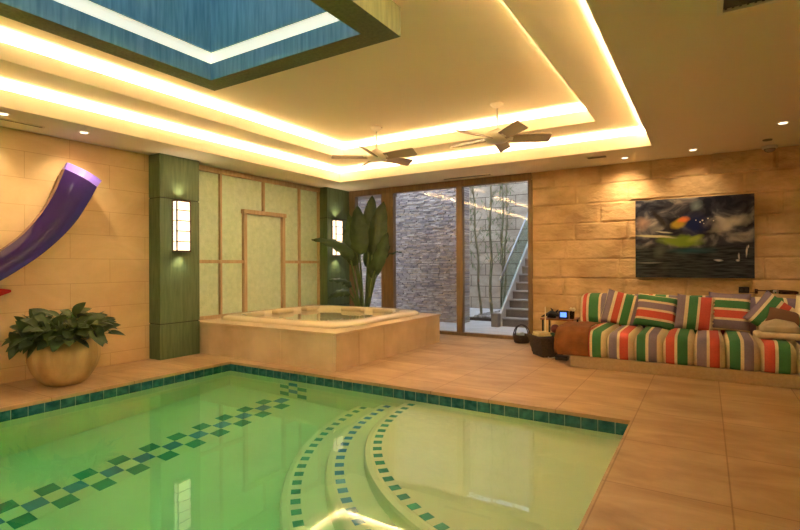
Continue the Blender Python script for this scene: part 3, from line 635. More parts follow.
for i in range(nS+1):
    a, b, ax, bx, bk = prow(i/nS); row = []
    for k in range(7):
        u = k/6; pnt = a.lerp(b, u); pnt.x = ax+(bx-ax)*u+0.05*math.sin(PI*u)
        row.append(pnt)
    rows.append((row, a, b, bk))
vs = [[face.bm.verts.new(q) for q in r[0]] for r in rows]
for i in range(nS):
    for k in range(6): face.bm.faces.new((vs[i][k], vs[i+1][k], vs[i+1][k+1], vs[i][k+1]))
face.smooth().build('front_face', LACQ, sp)
for i in range(nS):
    r0, r1 = rows[i], rows[i+1]
    def bkp(r, k): v = r[0][k].copy(); v.x = r[3]; return v
    edge.quad(r0[0][6], r1[0][6], bkp(r1, 6), bkp(r0, 6)); edge.quad(r0[0][0], r1[0][0], bkp(r1, 0), bkp(r0, 0)); edge.quad(bkp(r0, 0), bkp(r1, 0), bkp(r1, 6), bkp(r0, 6))
edge.build('side_edge', LACQ_E, sp, weld=True)
# sloping end cap, same purple with the downlight's brightness in its colour
cp = MB(); r = rows[0][0]; top = [Vector((q.x-0.05, q.y+0.05+0.03*k_/6, q.z+0.09)) for k_, q in enumerate(r)]
tv = [[cp.bm.verts.new(q) for q in r], [cp.bm.verts.new(q) for q in top], [cp.bm.verts.new((XL+0.10, q.y, q.z)) for q in top], [cp.bm.verts.new((XL+0.10, q.y, q.z)) for q in r]]
for a, b in ((0, 1), (1, 2), (2, 3)):
    for k in range(6): cp.bm.faces.new((tv[a][k], tv[b][k], tv[b][k+1], tv[a][k+1]))
for k in (0, 6): cp.bm.faces.new([tv[i][k] for i in range(4)])
cp.build('end_cap', LACQ_LIT, sp)
MB().tube([(XL, 2.6, 1.80), (-6.28, 2.6, 1.80)], 0.02, 10).build('wall_bracket', BRONZE, sp); MB().tube([(XL, 1.5, 1.02), (-6.28, 1.5, 1.02)], 0.02, 10).build('wall_bracket', BRONZE, sp)
rd = thing('wall_sculpture', (-6.3, 1.9, 0.95), 'pointed red sculpture at the left edge below the purple one', 'sculpture')
q = MB(); pts = [bez([(0, 2.235, 1.0), (0, 1.95, 0.99), (0, 1.6, 0.80), (0, 1.1, 0.45)], i/14) for i in range(15)]
vv_ = []
for i, p_ in enumerate(pts):
    wd = 0.012+0.16*(i/14)**0.8
    vv_.append([q.bm.verts.new((x, p_.y, p_.z+s)) for x, s in ((-6.15, wd), (-6.15, -wd), (-6.3, -wd), (-6.3, wd))])
for a, b in zip(vv_[:-1], vv_[1:]):
    for k in range(4): q.bm.faces.new((a[k], a[(k+1) % 4], b[(k+1) % 4], b[k]))
q.bm.faces.new(vv_[0]); q.bm.faces.new(vv_[-1]); q.build('blade_body', LACQ_R, rd)
MB().tube([(XL, 1.5, 0.74), (-6.29, 1.5, 0.74)], 0.02, 8).build('wall_bracket', BRONZE, rd)

# ------------------------------------------------------------------ leaves
def leaf(mb, base, d, up, ln, wd, droop, fold=0.25, n=7, e0=0.75, pw=0.8):
    """blade along d, bending towards the ground by droop; returns nothing, adds a two sided strip"""
    d = d.normalized(); side = d.cross(up).normalized(); nrm = side.cross(d).normalized(); rows_ = []; p = Vector(base); cur = d.copy()
    for i in range(n+1):
        t = i/n; w_ = wd*(math.sin(PI*min(1, t**pw*0.98+0.02))**e0)
        nr = side.cross(cur).normalized()
        rows_.append([mb.bm.verts.new(p-side*w_+nr*(w_*fold)), mb.bm.verts.new(p), mb.bm.verts.new(p+side*w_+nr*(w_*fold))])
        cur = (cur+Vector((0, 0, -droop/n))).normalized(); p = p+cur*(ln/n)
    for a, b in zip(rows_[:-1], rows_[1:]):
        for k in range(2): mb.bm.faces.new((a[k], a[k+1], b[k+1], b[k]))
# low leafy plant in the stone pot
px_, py_ = -5.85, 2.60
pp = thing('potted_plant', (px_, py_, 0), 'low bushy plant in a round fluted sandstone pot on pool deck', 'potted plant')
def flute(a, r, z): return 1+0.07*abs(math.cos(a*5.5))**0.7*min(1, r/0.3) 
MB().lathe([(0.0, 0.0), (0.15, 0.0), (0.17, 0.008), (0.23, 0.07), (0.28, 0.16), (0.312, 0.27), (0.315, 0.36), (0.300, 0.44), (0.28, 0.49), (0.26, 0.495), (0.25, 0.47), (0.25, 0.43), (0.0, 0.42)], 80, (px_, py_, 0), flute).smooth().build('pot', POT, pp)
MB().lathe([(0.0, 0.425), (0.245, 0.43), (0.245, 0.45), (0.0, 0.46)], 24, (px_, py_, 0)).build('soil', SOIL, pp)
rl = random.Random(21); lf = MB(); stl = MB()
for i in range(210):
    a = rl.uniform(0, 2*PI); el = rl.random(); r0 = 0.23*math.sqrt(rl.random()); base = Vector((px_+math.cos(a)*r0, py_+math.sin(a)*r0, 0.46))
    out = Vector((math.cos(a), math.sin(a), 0)); hgt = 0.02+0.26*el*(1-(r0/0.42)**2); reach = (0.20-0.16*el)*rl.uniform(0.5, 1.2)
    tip = base+out*reach+Vector((0, 0, hgt)); stl.tube([base, base.lerp(tip, 0.5)+Vector((0, 0, 0.04)), tip], [0.005, 0.004, 0.003], 5)
    dr = (out*rl.uniform(0.4, 1.1)+Vector((rl.uniform(-.6, .6), rl.uniform(-.6, .6), rl.uniform(-0.5, 0.8)))).normalized()
    leaf(lf, tip, dr, Vector((rl.uniform(-.6, .6)+0.5, rl.uniform(-.6, .6)-0.25, 0.8)), rl.uniform(0.17, 0.25), rl.uniform(0.038, 0.055), rl.uniform(0.2, 1.0), n=8, e0=0.8)
for q_ in (lf, stl):
    for v in q_.bm.verts: v.co.x = max(v.co.x, XL+0.02+0.05*rl.random())
lf.smooth().build('foliage', LEAF, pp); stl.build('stems', STALK, pp)
# tall bird-of-paradise style plant behind the tub
bx_, by_ = -5.47, 7.52
bp_ = thing('potted_plant', (bx_, by_, 0), 'tall paddle leaved plant standing behind the hot tub', 'potted plant')
MB().lathe([(0.0, 0.0), (0.15, 0.0), (0.16, 0.01), (0.20, 0.30), (0.21, 0.36), (0.19, 0.37), (0.18, 0.33), (0.0, 0.32)], 32, (bx_, by_, 0)).smooth().build('pot', mat('dark glazed pot', (0.06, 0.05, 0.045), 0.3), bp_)
MB().lathe([(0.0, 0.315), (0.178, 0.325), (0.178, 0.34), (0.0, 0.345)], 20, (bx_, by_, 0)).build('soil', SOIL, bp_)
def bl(px, py, dd=0.0):     # offsets right (metres), height, depth away from camera
    return Vector((bx_, by_, 0))+Rv*px+Fv*dd+Vector((0, 0, py))
def paddle(b0, ctrl, tip, wd, face, droop=0.0, tear=0):
    """stalk from the pot to ctrl, blade from ctrl to tip"""
    b0, c0, t0 = bl(*b0), bl(*ctrl), bl(*tip); mid = b0.lerp(c0, 0.6)+Vector((0, 0, 0.06))
    pts = [bez([b0, mid, c0], i/10) for i in range(11)]
    s = MB(); s.tube(pts, [0.028-0.013*i/10 for i in range(11)], 8); o = s.smooth().build('stalk', STALK, bp_)
    m_ = MB(); d0 = (c0-mid).normalized(); n = 16; rows_ = []
    ctrl2 = c0+d0*((t0-c0).length*0.45)
    fv = Vector(face).normalized()
    for i in range(n+1):
        t = i/n; p = bez([c0, ctrl2, t0], t); tg = (bez([c0, ctrl2, t0], min(1, t+0.02))-bez([c0, ctrl2, t0], max(0, t-0.02))).normalized()
        side = tg.cross(fv).normalized(); nr = side.cross(tg).normalized(); w_ = wd*max(0.01, (math.sin(PI*min(1, 0.03+0.97*t**0.75)))**0.6)
        row = []
        for k in range(-3, 4):
            u = k/3; wav = 0.02*math.sin(i*1.7+k)*abs(u)
            row.append(m_.bm.verts.new(p+side*(w_*u)+nr*(-0.28*w_*(u*u)+0.10*w_+wav)))
        rows_.append(row)
    for a, b in zip(rows_[:-1], rows_[1:]):
        for k in range(6): m_.bm.faces.new((a[k], a[k+1], b[k+1], b[k]))
    m_.smooth().build('leaf', LEAF_BIG, bp_)
tcm = -Fv
paddle((-0.02, 0.33, 0.0), (-0.13, 1.52, 0.0), (-0.27, 2.22, 0.05), 0.15, tcm+Rv*0.5)
paddle((0.0, 0.33, -0.05), (-0.06, 1.45, -0.1), (-0.10, 2.36, -0.15), 0.19, tcm-Rv*0.3)
paddle((0.03, 0.33, 0.05), (0.10, 1.75, 0.1), (0.17, 2.58, 0.1), 0.15, tcm+Rv*0.2)
paddle((0.04, 0.33, 0.0), (0.17, 1.45, 0.0), (0.38, 2.46, 0.05), 0.20, tcm-Rv*0.35)
paddle((-0.05, 0.33, -0.05), (-0.22, 1.35, -0.15), (-0.92, 1.73, -0.3), 0.15, Vector((0, 0, 1))-Fv*0.8)
paddle((0.05, 0.33, -0.02), (0.16, 1.02, -0.05), (0.50, 1.62, -0.1), 0.13, tcm+Vector((0, 0, 0.5)))
paddle((0.05, 0.33, -0.02), (0.30, 1.28, -0.05), (0.72, 1.50, -0.12), 0.05, Vector((0, 0, 1))-Fv*0.4)
paddle((-0.06, 0.33, 0.0), (-0.22, 0.85, -0.1), (-0.62, 0.98, -0.2), 0.10, Vector((0, 0, 1))-Fv*0.6)
paddle((-0.06, 0.33, 0.0), (-0.25, 0.70, -0.05), (-0.66, 0.64, -0.1), 0.10, Vector((0, 0, 1))-Fv*0.9)
paddle((-0.04, 0.33, 0.03), (-0.08, 0.58, 0.0), (-0.22, 0.60, 0.0), 0.07, Vector((0, 0, 1))-Fv*0.9)
paddle((0.0, 0.33, 0.08), (-0.16, 1.25, 0.1), (-0.36, 1.95, 0.15), 0.15, tcm+Rv*0.3)
paddle((0.03, 0.33, -0.06), (0.22, 1.15, -0.1), (0.46, 1.86, -0.15), 0.14, tcm-Rv*0.5)
paddle((0.02, 0.33, 0.05), (0.10, 1.2, 0.15), (0.30, 2.0, 0.25), 0.16, tcm)

# ------------------------------------------------------------------ painting
pt = thing('painting', (-0.165, 7.93, 1.615), 'dark abstract painting with green and orange shapes above the sofa', 'painting')
PNT = mat('oil painting', rough=0.5, Specular_IOR_Level=0.15)
def paint():
    m = PNT; tc_ = N(m, 'ShaderNodeTexCoord'); sp_ = N(m, 'ShaderNodeSeparateXYZ'); L(m, tc_.outputs['Object'], sp_.inputs[0])
    # base: night clouds above, dark sea below
    mp = N(m, 'ShaderNodeMapping'); mp.inputs['Scale'].default_value = (2.2, 1, 3.4); mp.inputs['Rotation'].default_value = (0, 0.5, 0); L(m, tc_.outputs['Object'], mp.inputs['Vector'])
    n = N(m, 'ShaderNodeTexNoise'); n.inputs['Scale'].default_value = 1.5; n.inputs['Detail'].default_value = 5; n.inputs['Distortion'].default_value = 0.8; L(m, mp.outputs[0], n.inputs['Vector'])
    r = ramp(m, [(0.38, (0.012, 0.012, 0.022)), (0.50, (0.05, 0.05, 0.065)), (0.60, (0.20, 0.18, 0.17)), (0.72, (0.48, 0.42, 0.36))]); L(m, n.outputs['Fac'], r.inputs[0])
    mp2 = N(m, 'ShaderNodeMapping'); mp2.inputs['Scale'].default_value = (2, 1, 16); L(m, tc_.outputs['Object'], mp2.inputs['Vector'])
    n2 = N(m, 'ShaderNodeTexNoise'); n2.inputs['Scale'].default_value = 2.5; n2.inputs['Detail'].default_value = 4; L(m, mp2.outputs[0], n2.inputs['Vector'])
    r2 = ramp(m, [(0.35, (0.010, 0.012, 0.014)), (0.7, (0.06, 0.065, 0.065))]); L(m, n2.outputs['Fac'], r2.inputs[0])
    mr_ = N(m, 'ShaderNodeMapRange'); mr_.inputs[1].default_value = -0.06; mr_.inputs[2].default_value = -0.16; L(m, sp_.outputs[2], mr_.inputs[0])
    cur = N(m, 'ShaderNodeMix', data_type='RGBA'); L(m, mr_.outputs[0], cur.inputs[0]); L(m, r.outputs[0], cur.inputs[6]); L(m, r2.outputs[0], cur.inputs[7]); out = cur.outputs[2]
    def blob(cx, cz, rx, rz, ang, col, soft=0.4, op=1.0, warp=0.25):
        nonlocal out
        md = N(m, 'ShaderNodeMapping', vector_type='TEXTURE'); md.inputs['Location'].default_value = (cx, 0, cz); md.inputs['Rotation'].default_value = (0, ang, 0); md.inputs['Scale'].default_value = (rx, 10, rz)
        nw = N(m, 'ShaderNodeTexNoise'); nw.inputs['Scale'].default_value = 6; L(m, tc_.outputs['Object'], nw.inputs['Vector'])
        vm = N(m, 'ShaderNodeVectorMath', operation='MULTIPLY_ADD'); vm.inputs[1].default_value = (warp*0.3, 0, warp*0.3); L(m, nw.outputs['Color'], vm.inputs[0]); L(m, tc_.outputs['Object'], vm.inputs[2])
        v2 = N(m, 'ShaderNodeVectorMath', operation='SUBTRACT'); v2.inputs[1].default_value = (warp*0.15, 0, warp*0.15); L(m, vm.outputs[0], v2.inputs[0]); L(m, v2.outputs[0], md.inputs['Vector'])
        ln = N(m, 'ShaderNodeVectorMath', operation='LENGTH'); L(m, md.outputs[0], ln.inputs[0])
        mq = N(m, 'ShaderNodeMapRange'); mq.inputs[1].default_value = 1.0; mq.inputs[2].default_value = 1.0-soft; mq.inputs[3].default_value = 0; mq.inputs[4].default_value = op; L(m, ln.outputs['Value'], mq.inputs[0])
        mx = N(m, 'ShaderNodeMix', data_type='RGBA'); L(m, mq.outputs[0], mx.inputs[0]); L(m, out, mx.inputs[6]); mx.inputs[7].default_value = (*col, 1); out = mx.outputs[2]
    # u right, v up, centred: width 1.41, height 1.11
    def P(u, v): return ((u-0.5)*1.41, (0.5-v)*1.11)
    blob(*P(0.82, 0.34), 0.30, 0.10, -0.35, (0.52, 0.47, 0.38), 0.9, 0.95, 0.6)
    blob(*P(0.06, 0.30), 0.12, 0.12, 0.4, (0.50, 0.30, 0.22), 0.9, 0.85, 0.5)
    blob(*P(0.54, 0.10), 0.10, 0.09, 0.6, (0.20, 0.26, 0.26), 0.9, 0.9, 0.3)
    blob(*P(0.52, 0.34), 0.20, 0.20, 0.2, (0.008, 0.018, 0.09), 0.7, 1.0, 0.3)
    blob(*P(0.50, 0.66), 0.35, 0.06, 0.0, (0.02, 0.09, 0.11), 0.9, 0.8, 0.2)
    blob(*P(0.22, 0.25), 0.22, 0.05, 0.9, (0.02, 0.014, 0.012), 0.6, 0.9, 0.1)
    blob(*P(0.22, 0.66), 0.10, 0.12, 0.5, (0.10, 0.11, 0.09), 0.8, 0.8, 0.4)
    blob(*P(0.40, 0.535), 0.33, 0.085, 0.06, (0.20, 0.30, 0.03), 0.5, 0.95, 0.35)
    blob(*P(0.53, 0.51), 0.13, 0.05, -0.35, (0.36, 0.44, 0.07), 0.7, 0.9, 0.2)
    blob(*P(0.18, 0.47), 0.30, 0.022, 0.10, (0.66, 0.60, 0.36), 0.5, 0.9, 0.12)
    blob(*P(0.26, 0.42), 0.12, 0.016, 0.14, (0.60, 0.56, 0.40), 0.6, 0.9, 0.1)
    blob(*P(0.385, 0.32), 0.115, 0.085, -0.6, (0.44, 0.30, 0.03), 0.5, 0.95, 0.3)
    blob(*P(0.43, 0.265), 0.090, 0.045, -0.35, (0.75, 0.20, 0.05), 0.6, 0.95, 0.25)
    for u, v, s in ((0.57, 0.31, .011), (0.59, 0.29, .013), (0.535, 0.285, .009), (0.635, 0.27, .012), (0.60, 0.33, .008), (0.68, 0.30, .009)): blob(*P(u, v), s, s, 0, (0.85, 0.8, 0.7), 0.5, 1, 0)
    for u, v, s, h in ((0.94, 0.68, .014, .09), (0.88, 0.74, .014, .06), (0.95, 0.62, .01, .03), (0.87, 0.79, .03, .02), (0.72, 0.78, .06, .02)): blob(*P(u, v), s, h, 0, (0.75, 0.62, 0.52), 0.7, 0.85, 0.15)
    blob(*P(0.12, 0.81), 0.2, 0.006, 0, (0.5, 0.45, 0.35), 0.6, 0.8, 0.02)
    L(m, out, bsdf(m).inputs['Base Color'])
paint()
MB().box(-0.87, 0.54, 7.905, 7.935, 1.06, 2.17).build('canvas', PNT, pt)
q = MB(); ring_ = None
q.box(-0.86, -0.83, 7.936, 7.97, 1.07, 2.16).box(0.50, 0.53, 7.936, 7.97, 1.07, 2.16).box(-0.83, 0.50, 7.936, 7.97, 1.07, 1.10).box(-0.83, 0.50, 7.936, 7.97, 2.13, 2.16); q.build('stretcher_frame', BLACK, pt)

# ------------------------------------------------------------------ sofa
SF0, SFP = 6.26, 0.298          # front line, channel pitch
sofa = thing('sofa', (0.2, 7.0, 0), 'long low sofa with green red purple striped channel cushions', 'sofa')
bevel(MB().box(-1.42, 2.6, SF0, 7.93, 0.0, 0.135).build('plinth', PLINTH, sofa), 0.008)
SEAT = striped('striped seat cloth', [(0.03, CRM), (0.095, GRN), (0.03, CRM), (0.085, PUR), (0.058, CRM)] + [(0.03, CRM), (0.085, RED), (0.03, CRM), (0.095, GRN), (0.058, CRM)] + [(0.03, CRM), (0.09, PUR), (0.03, CRM), (0.09, RED), (0.058, CRM)], period=3*SFP, axis=0, phase=0.0)
SX_0 = -1.61
seams = [-1.545]+[SX_0+SFP*i for i in range(1, 15)]
def seatprof(b):
    """profile in y,z; b = bulge 0..1 at seam"""
    d = 0.095*(1-b); pts = [(SF0+0.02+d, 0.137), (SF0-0.01+d, 0.17), (SF0-0.02+d, 0.25), (SF0-0.015+d, 0.33-d*0.5)]
    cyy, czz, r = SF0+0.095, 0.34, 0.11
    for k in range(1, 7):
        a = PI-PI/2*k/6; pts.append((cyy+math.cos(a)*(r-d), czz+math.sin(a)*(r-d)))
    pts += [(6.6, 0.452-d), (6.9, 0.45-d), (7.2, 0.445-d), (7.5, 0.43-d), (7.51, 0.30), (7.51, 0.14)]
    return pts
PRF_N = len(seatprof(1))
first = None
for i in range(len(seams)-1):
    x0, x1 = seams[i], seams[i+1]; s = MB(); nu = 12; vs = []
    for j in range(nu+1):
        u = -1+2*j/nu; b = (1-abs(u)**3.2)**0.5 if abs(u) < 1 else 0
        vs.append([s.bm.verts.new(((x0+x1)/2+u*(x1-x0)/2*0.998, y, z)) for y, z in seatprof(b)])
    for j in range(nu):
        for k in range(PRF_N-1): s.bm.faces.new((vs[j][k], vs[j+1][k], vs[j+1][k+1], vs[j][k+1]))
    s.bm.faces.new(vs[0]); s.bm.faces.new(vs[-1])
    # mesh local to the seat run so the stripe repeat starts at the left end
    o = s.smooth().build('seat_channel', SEAT, off=Vector((SX_0, 0, 0))); o.parent = sofa; o.location = Vector((SX_0, 0, 0))-sofa.location
# backrest: a row of channels as well
BACK = striped('striped back cloth', [(0.02, CRM), (0.05, RED), (0.03, CRM), (0.12, GRN), (0.03, CRM), (0.10, PUR), (0.04, CRM)], period=0.42, axis=0, phase=0.95)
s = MB()
def backfn(u, v):
    x = -1.56+u*4.1; a = v
    ch = abs(math.sin((x+1.56)*PI/0.62))**0.35
    prof_ = [(7.33, 0.43), (7.29, 0.52), (7.31, 0.66), (7.36, 0.78), (7.44, 0.825), (7.55, 0.835), (7.68, 0.81), (7.74, 0.74), (7.76, 0.5), (7.76, 0.136)]
    i = a*(len(prof_)-1); k = min(int(i), len(prof_)-2); f_ = i-k
    y = prof_[k][0]*(1-f_)+prof_[k+1][0]*f_; z = prof_[k][1]*(1-f_)+prof_[k+1][1]*f_
    e = min(1, min(u, 1-u)*4.1/0.06)**0.5
    return Vector((x, 7.66+(y-7.55)*(0.85+0.15*ch)*(0.7+0.3*e), z-(0.02*(1-ch))*(1 if z > 0.6 else 0)-0.03*(1-e)*(1 if z > 0.6 else 0)))
s.grid(backfn, 160, 27); o = s.smooth().build('backrest', BACK, off=Vector((-1.56, 0, 0))); o.parent = sofa; o.location = Vector((-1.56, 0, 0))-sofa.location

def pillow(name, w_, h_, t_, m_, loc, rx, rz, ry, label, cat='cushion', group='striped scatter cushions on the sofa', e=4.0, ruffle=None):
    """scatter cushion: local x across, z up, y thickness; leans back by rx, turned by rz, rolled by ry"""
    s = MB(); n = 18
    def sh(u, v, sgn):
        a, b = -1+2*u, -1+2*v
        pin = 1-0.06*(1-abs(a)**2)*abs(b)**3 ; pin2 = 1-0.06*(1-abs(b)**2)*abs(a)**3
        th = ((1-abs(a)**e)*(1-abs(b)**e))
        th = th**0.48 if th > 0 else 0
        return Vector((a*w_/2*pin2, sgn*t_/2*th, b*h_/2*pin))
    s.grid(lambda u, v: sh(u, v, -1), n, n); s.grid(lambda u, v: sh(u, v, 1), n, n)
    o = s.smooth().build(name, m_, off=(0, 0, 0), weld=True); o.location = loc; o.rotation_euler = (rx, ry, rz)
    tag(o, label, cat, group)
    return o
def stri(name, seq, size, axis): return striped(name, seq, period=size, axis=axis, phase=0.5)
R_ = math.radians
pillow('scatter_cushion', 0.50, 0.46, 0.17, stri('cushion cloth a', [(0.03, CRM), (0.08, PUR), (0.04, CRM), (0.08, RED), (0.03, CRM), (0.1, GRN), (0.03, CRM), (0.1, PUR), (0.04, CRM)], 0.52, 0), (-0.95, 7.22, 0.650), R_(-16), R_(4), R_(13), 'upright striped cushion leaning right, leftmost on the sofa')
pillow('scatter_cushion', 0.48, 0.44, 0.16, stri('cushion cloth b', [(0.08, GRN), (0.03, CRM), (0.09, RED), (0.03, CRM), (0.08, PUR), (0.03, CRM), (0.07, GRN), (0.03, CRM)], 0.44, 2), (-0.555, 7.18, 0.640), R_(-20), R_(0), R_(7), 'cushion with level green, grey and red stripes, second from the left on the sofa')
c4 = pillow('scatter_cushion', 0.40, 0.45, 0.16, stri('cushion cloth c', [(0.1, PUR), (0.04, CRM), (0.10, GRN), (0.03, CRM), (0.12, RED), (0.03, CRM)], 0.40, 0), (-0.13, 7.13, 0.645), R_(-18), R_(3), R_(6), 'cushion with upright purple, green and red stripes and a ruffled edge')
q = MB()
for i in range(24):
    z = -0.21+0.42*i/23; q.blob((0.195+0.008*math.sin(i*2.4), 0.0+0.012*math.cos(i*1.9), z), 0.016, 6, (1, 1, 0.8))
o = q.smooth().build('ruffle', TOWEL, off=(0, 0, 0)); o.parent = c4
pillow('scatter_cushion', 0.44, 0.48, 0.16, stri('cushion cloth d', [(0.03, CRM), (0.11, PUR), (0.03, CRM), (0.10, RED), (0.03, CRM), (0.10, GRN), (0.03, CRM), (0.09, PUR)], 0.48, 2), (0.235, 7.22, 0.665), R_(-14), R_(-2), R_(2), 'tallest cushion, level purple, green and red stripes, below the wall outlet')
pillow('scatter_cushion', 0.44, 0.44, 0.15, stri('cushion cloth e', [(0.06, PUR), (0.03, CRM), (0.08, GRN), (0.03, CRM), (0.09, RED), (0.04, CRM), (0.1, CRM)], 0.44, 0), (0.66, 7.17, 0.645), R_(-20), R_(2), R_(38), 'cushion rolled onto its corner with slanting stripes, behind the brown one')
pillow('scatter_cushion', 0.34, 0.20, 0.16, BROWN, (0.75, 6.94, 0.635), R_(-30), R_(-8), R_(14), 'plain brown velvet cushion on top of the towel pile', group=None, e=3)
pillow('scatter_cushion', 0.50, 0.46, 0.18, stri('cushion cloth f', [(0.06, CRM), (0.1, GRN), (0.03, CRM), (0.09, RED), (0.03, CRM), (0.09, PUR), (0.05, CRM)], 0.50, 0), (1.06, 6.95, 0.655), R_(-22), R_(-6), R_(10), 'striped cushion cut by the right edge of the picture')
# towels on the sofa
def towel(name, x, y, z, sx, sy, sz, layers, m_, label, rz=0.0, cat='towel'):
    s = MB()
    for i in range(layers):
        z0 = z+sz*i/layers; j = 0.012*(i % 2)
        s.box(x-sx/2+j, x+sx/2-j, y-sy/2+j, y+sy/2, z0+0.001, z0+sz/layers-0.001, min(sz/layers*0.42, 0.03), 3)
    c0 = Vector((x, y, z)); Mz = Matrix.Rotation(rz, 4, 'Z')
    for v in s.bm.verts: v.co = c0+Mz@(v.co-c0)
    return tag(s.smooth().build(name, m_, off=c0), label, cat)
towel('folded_towel', 0.645, 6.60, 0.455, 0.40, 0.30, 0.065, 1, TOWEL, 'folded cream towel on the sofa seat under the khaki cloth', R_(4))
q = MB()
hull = [(-0.17, -0.12, 0), (0.17, -0.12, 0), (0.18, 0.14, 0), (-0.18, 0.13, 0), (-0.13, -0.10, 0.05), (0.165, -0.11, 0.07), (0.15, 0.10, 0.10), (-0.14, 0.09, 0.09), (-0.02, 0.03, 0.14)]
for p_ in hull: q.bm.verts.new((0.66+p_[0], 6.64+p_[1], 0.523+p_[2]))
bmesh.ops.convex_hull(q.bm, input=q.bm.verts)
o = tag(q.build('folded_cloth', KHAKI, off=Vector((0.66, 6.64, 0.523))), 'crumpled khaki cloth lying on the cream towel', 'cloth'); bevel(o, 0.02, 3)
# brown throw over the left end
s = MB()
def thr(u, v):
    x = -1.575+u*0.37; b = 1.0; pr = seatprof(1)[:-4]
    i = v*(len(pr)-1); k = min(int(i), len(pr)-2); f_ = i-k; y = pr[k][0]*(1-f_)+pr[k+1][0]*f_; z = pr[k][1]*(1-f_)+pr[k+1][1]*f_
    h = 0.016+0.010*(1+noise.noise(Vector((x*6, y*6, z*5))))+0.006*math.sin(x*22+y*9)
    if v < 0.22: return Vector((x, y-h, z+0.012))
    if v < 0.55: return Vector((x, y-h*0.7, z+h*0.7))
    return Vector((x, y, z+h))
s.grid(thr, 30, 40)
s2 = s
def thside(u, v):
    p_ = thr(0, 0.06+u*0.94); zlow = max(0.16, p_.z-0.27*min(1, 0.4+u)); return Vector((p_.x-0.012*math.sin(PI*v)-0.012*(v > 0), p_.y, p_.z*(1-v)+zlow*v))
s.grid(thside, 30, 8)
tw = tag(s.smooth().build('throw_blanket', THROW, off=Vector((-1.3, 6.7, 0.45)), weld=True), 'russet brown throw draped over the left end of the sofa', 'blanket')
sd = tw.modifiers.new('thickness', 'SOLIDIFY'); sd.thickness = 0.012; sd.offset = 1

# ------------------------------------------------------------------ things beside the sofa
wc, wa = Vector((-1.865, 6.87, 0)), R_(43)
wt_ = thing('wicker_box', wc, 'dark tapered wicker box on the floor beside the sofa', 'basket'); wt_.rotation_euler = (0, 0, wa)
def taper(mb, hb, ht, z0, z1):
    v = [mb.bm.verts.new((sx*h_, sy*h_, z)) for h_, z in ((hb, z0), (ht, z1)) for sx, sy in ((-1, -1), (1, -1), (1, 1), (-1, 1))]
    for q in ((0, 1, 2, 3), (4, 5, 6, 7), (0, 1, 5, 4), (1, 2, 6, 5), (2, 3, 7, 6), (3, 0, 4, 7)): mb.bm.faces.new([v[k_] for k_ in q])
q = MB()
for i in range(7):
    t0, t1 = i/7, (i+1)/7; taper(q, 0.145+0.05*t0+(0.004 if i % 2 else 0), 0.145+0.05*t1+(0.004 if i % 2 else 0), 0.0+0.245*t0, 0.0+0.245*t1)
q.build('woven_body', WICKER, wt_, off=(0, 0, 0))
q = MB(); ring(q, (-0.205, 0.205, -0.205, 0.205), (-0.175, 0.175, -0.175, 0.175), 0.235, 0.268); q.build('rim', WICKER, wt_, off=(0, 0, 0))
towel('folded_towel', -1.93, 6.82, 0.270, 0.20, 0.20, 0.055, 2, mat('pale yellow towel', (0.72, 0.60, 0.30), 1.0), 'pale yellow folded towel on top of the wicker box', R_(43))
towel('folded_towel', -1.79, 6.93, 0.270, 0.13, 0.20, 0.03, 1, mat('dark green towel', (0.03, 0.10, 0.04), 1.0), 'dark green folded cloth on the wicker box beside the yellow towel', R_(43))
tag(MB().blob((-1.78, 6.95, 0.30+0.062), 0.062, 20).smooth().build('ball', mat('dark red rubber', (0.12, 0.012, 0.015), 0.4), off=Vector((-1.78, 6.95, 0.302))), 'small dark red ball resting on the wicker box', 'ball')
ta = thing('side_table', (-1.86, 7.55, 0), 'small side table with thin reddish wood top against the wall', 'side table')
bevel(MB().box(-2.10, -1.62, 7.34, 7.76, 0.435, 0.455).build('tabletop', mat('reddish wood', (0.30, 0.09, 0.03), 0.35), ta), 0.004)
for x in (-2.08, -1.66):
    for y in (7.36, 7.72): MB().box(x, x+0.024, y, y+0.024, 0, 0.435).build('leg', BLACK, ta)
# black pointed ornament
q = MB(); cxo, cyo, czo = -1.97, 7.48, 0.455
q.tube([(cxo-0.15, cyo, czo+0.012), (cxo-0.07, cyo, czo+0.045), (cxo+0.0, cyo, czo+0.07), (cxo+0.07, cyo, czo+0.055), (cxo+0.13, cyo, czo+0.03)], [0.008, 0.022, 0.045, 0.035, 0.010], 12)
q.tube([(cxo, cyo, czo+0.08), (cxo+0.02, cyo, czo+0.115), (cxo-0.012, cyo, czo+0.145)], [0.026, 0.016, 0.006], 8); q.tube([(cxo+0.05, cyo, czo+0.06), (cxo+0.08, cyo, czo+0.10), (cxo+0.10, cyo, czo+0.13)], [0.026, 0.014, 0.005], 8); q.box(cxo-0.06, cxo+0.07, cyo-0.03, cyo+0.03, czo+0.001, czo+0.05, 0.01)
tag(q.smooth().build('black_ornament', BLACK, off=Vector((cxo, cyo, czo))), 'black ornament with pointed ends on the side table', 'ornament')
ck = thing('clock_radio', (-1.775, 7.42, 0.455), 'small black clock with a blue lit screen on the side table', 'clock')
MB().box(-1.845, -1.71, 7.40, 7.46, 0.456, 0.575, 0.012, 3).build('case', BLACK, ck); MB().box(-1.822, -1.733, 7.397, 7.401, 0.482, 0.552).build('screen', emit('blue screen', (0.12, 0.28, 1.0), 1.4), ck)
gl = thing('tumbler', (-1.665, 7.45, 0.455), 'glass tumbler of pale flowers at the right of the side table', 'vase')
MB().lathe([(0.0, 0.456), (0.032, 0.456), (0.036, 0.57), (0.033, 0.57), (0.029, 0.464), (0.0, 0.464)], 20, (-1.665, 7.45, 0)).smooth().build('glass', clear_pane('tumbler glass', (0.55, 0.50, 0.42)), gl)
q = MB()
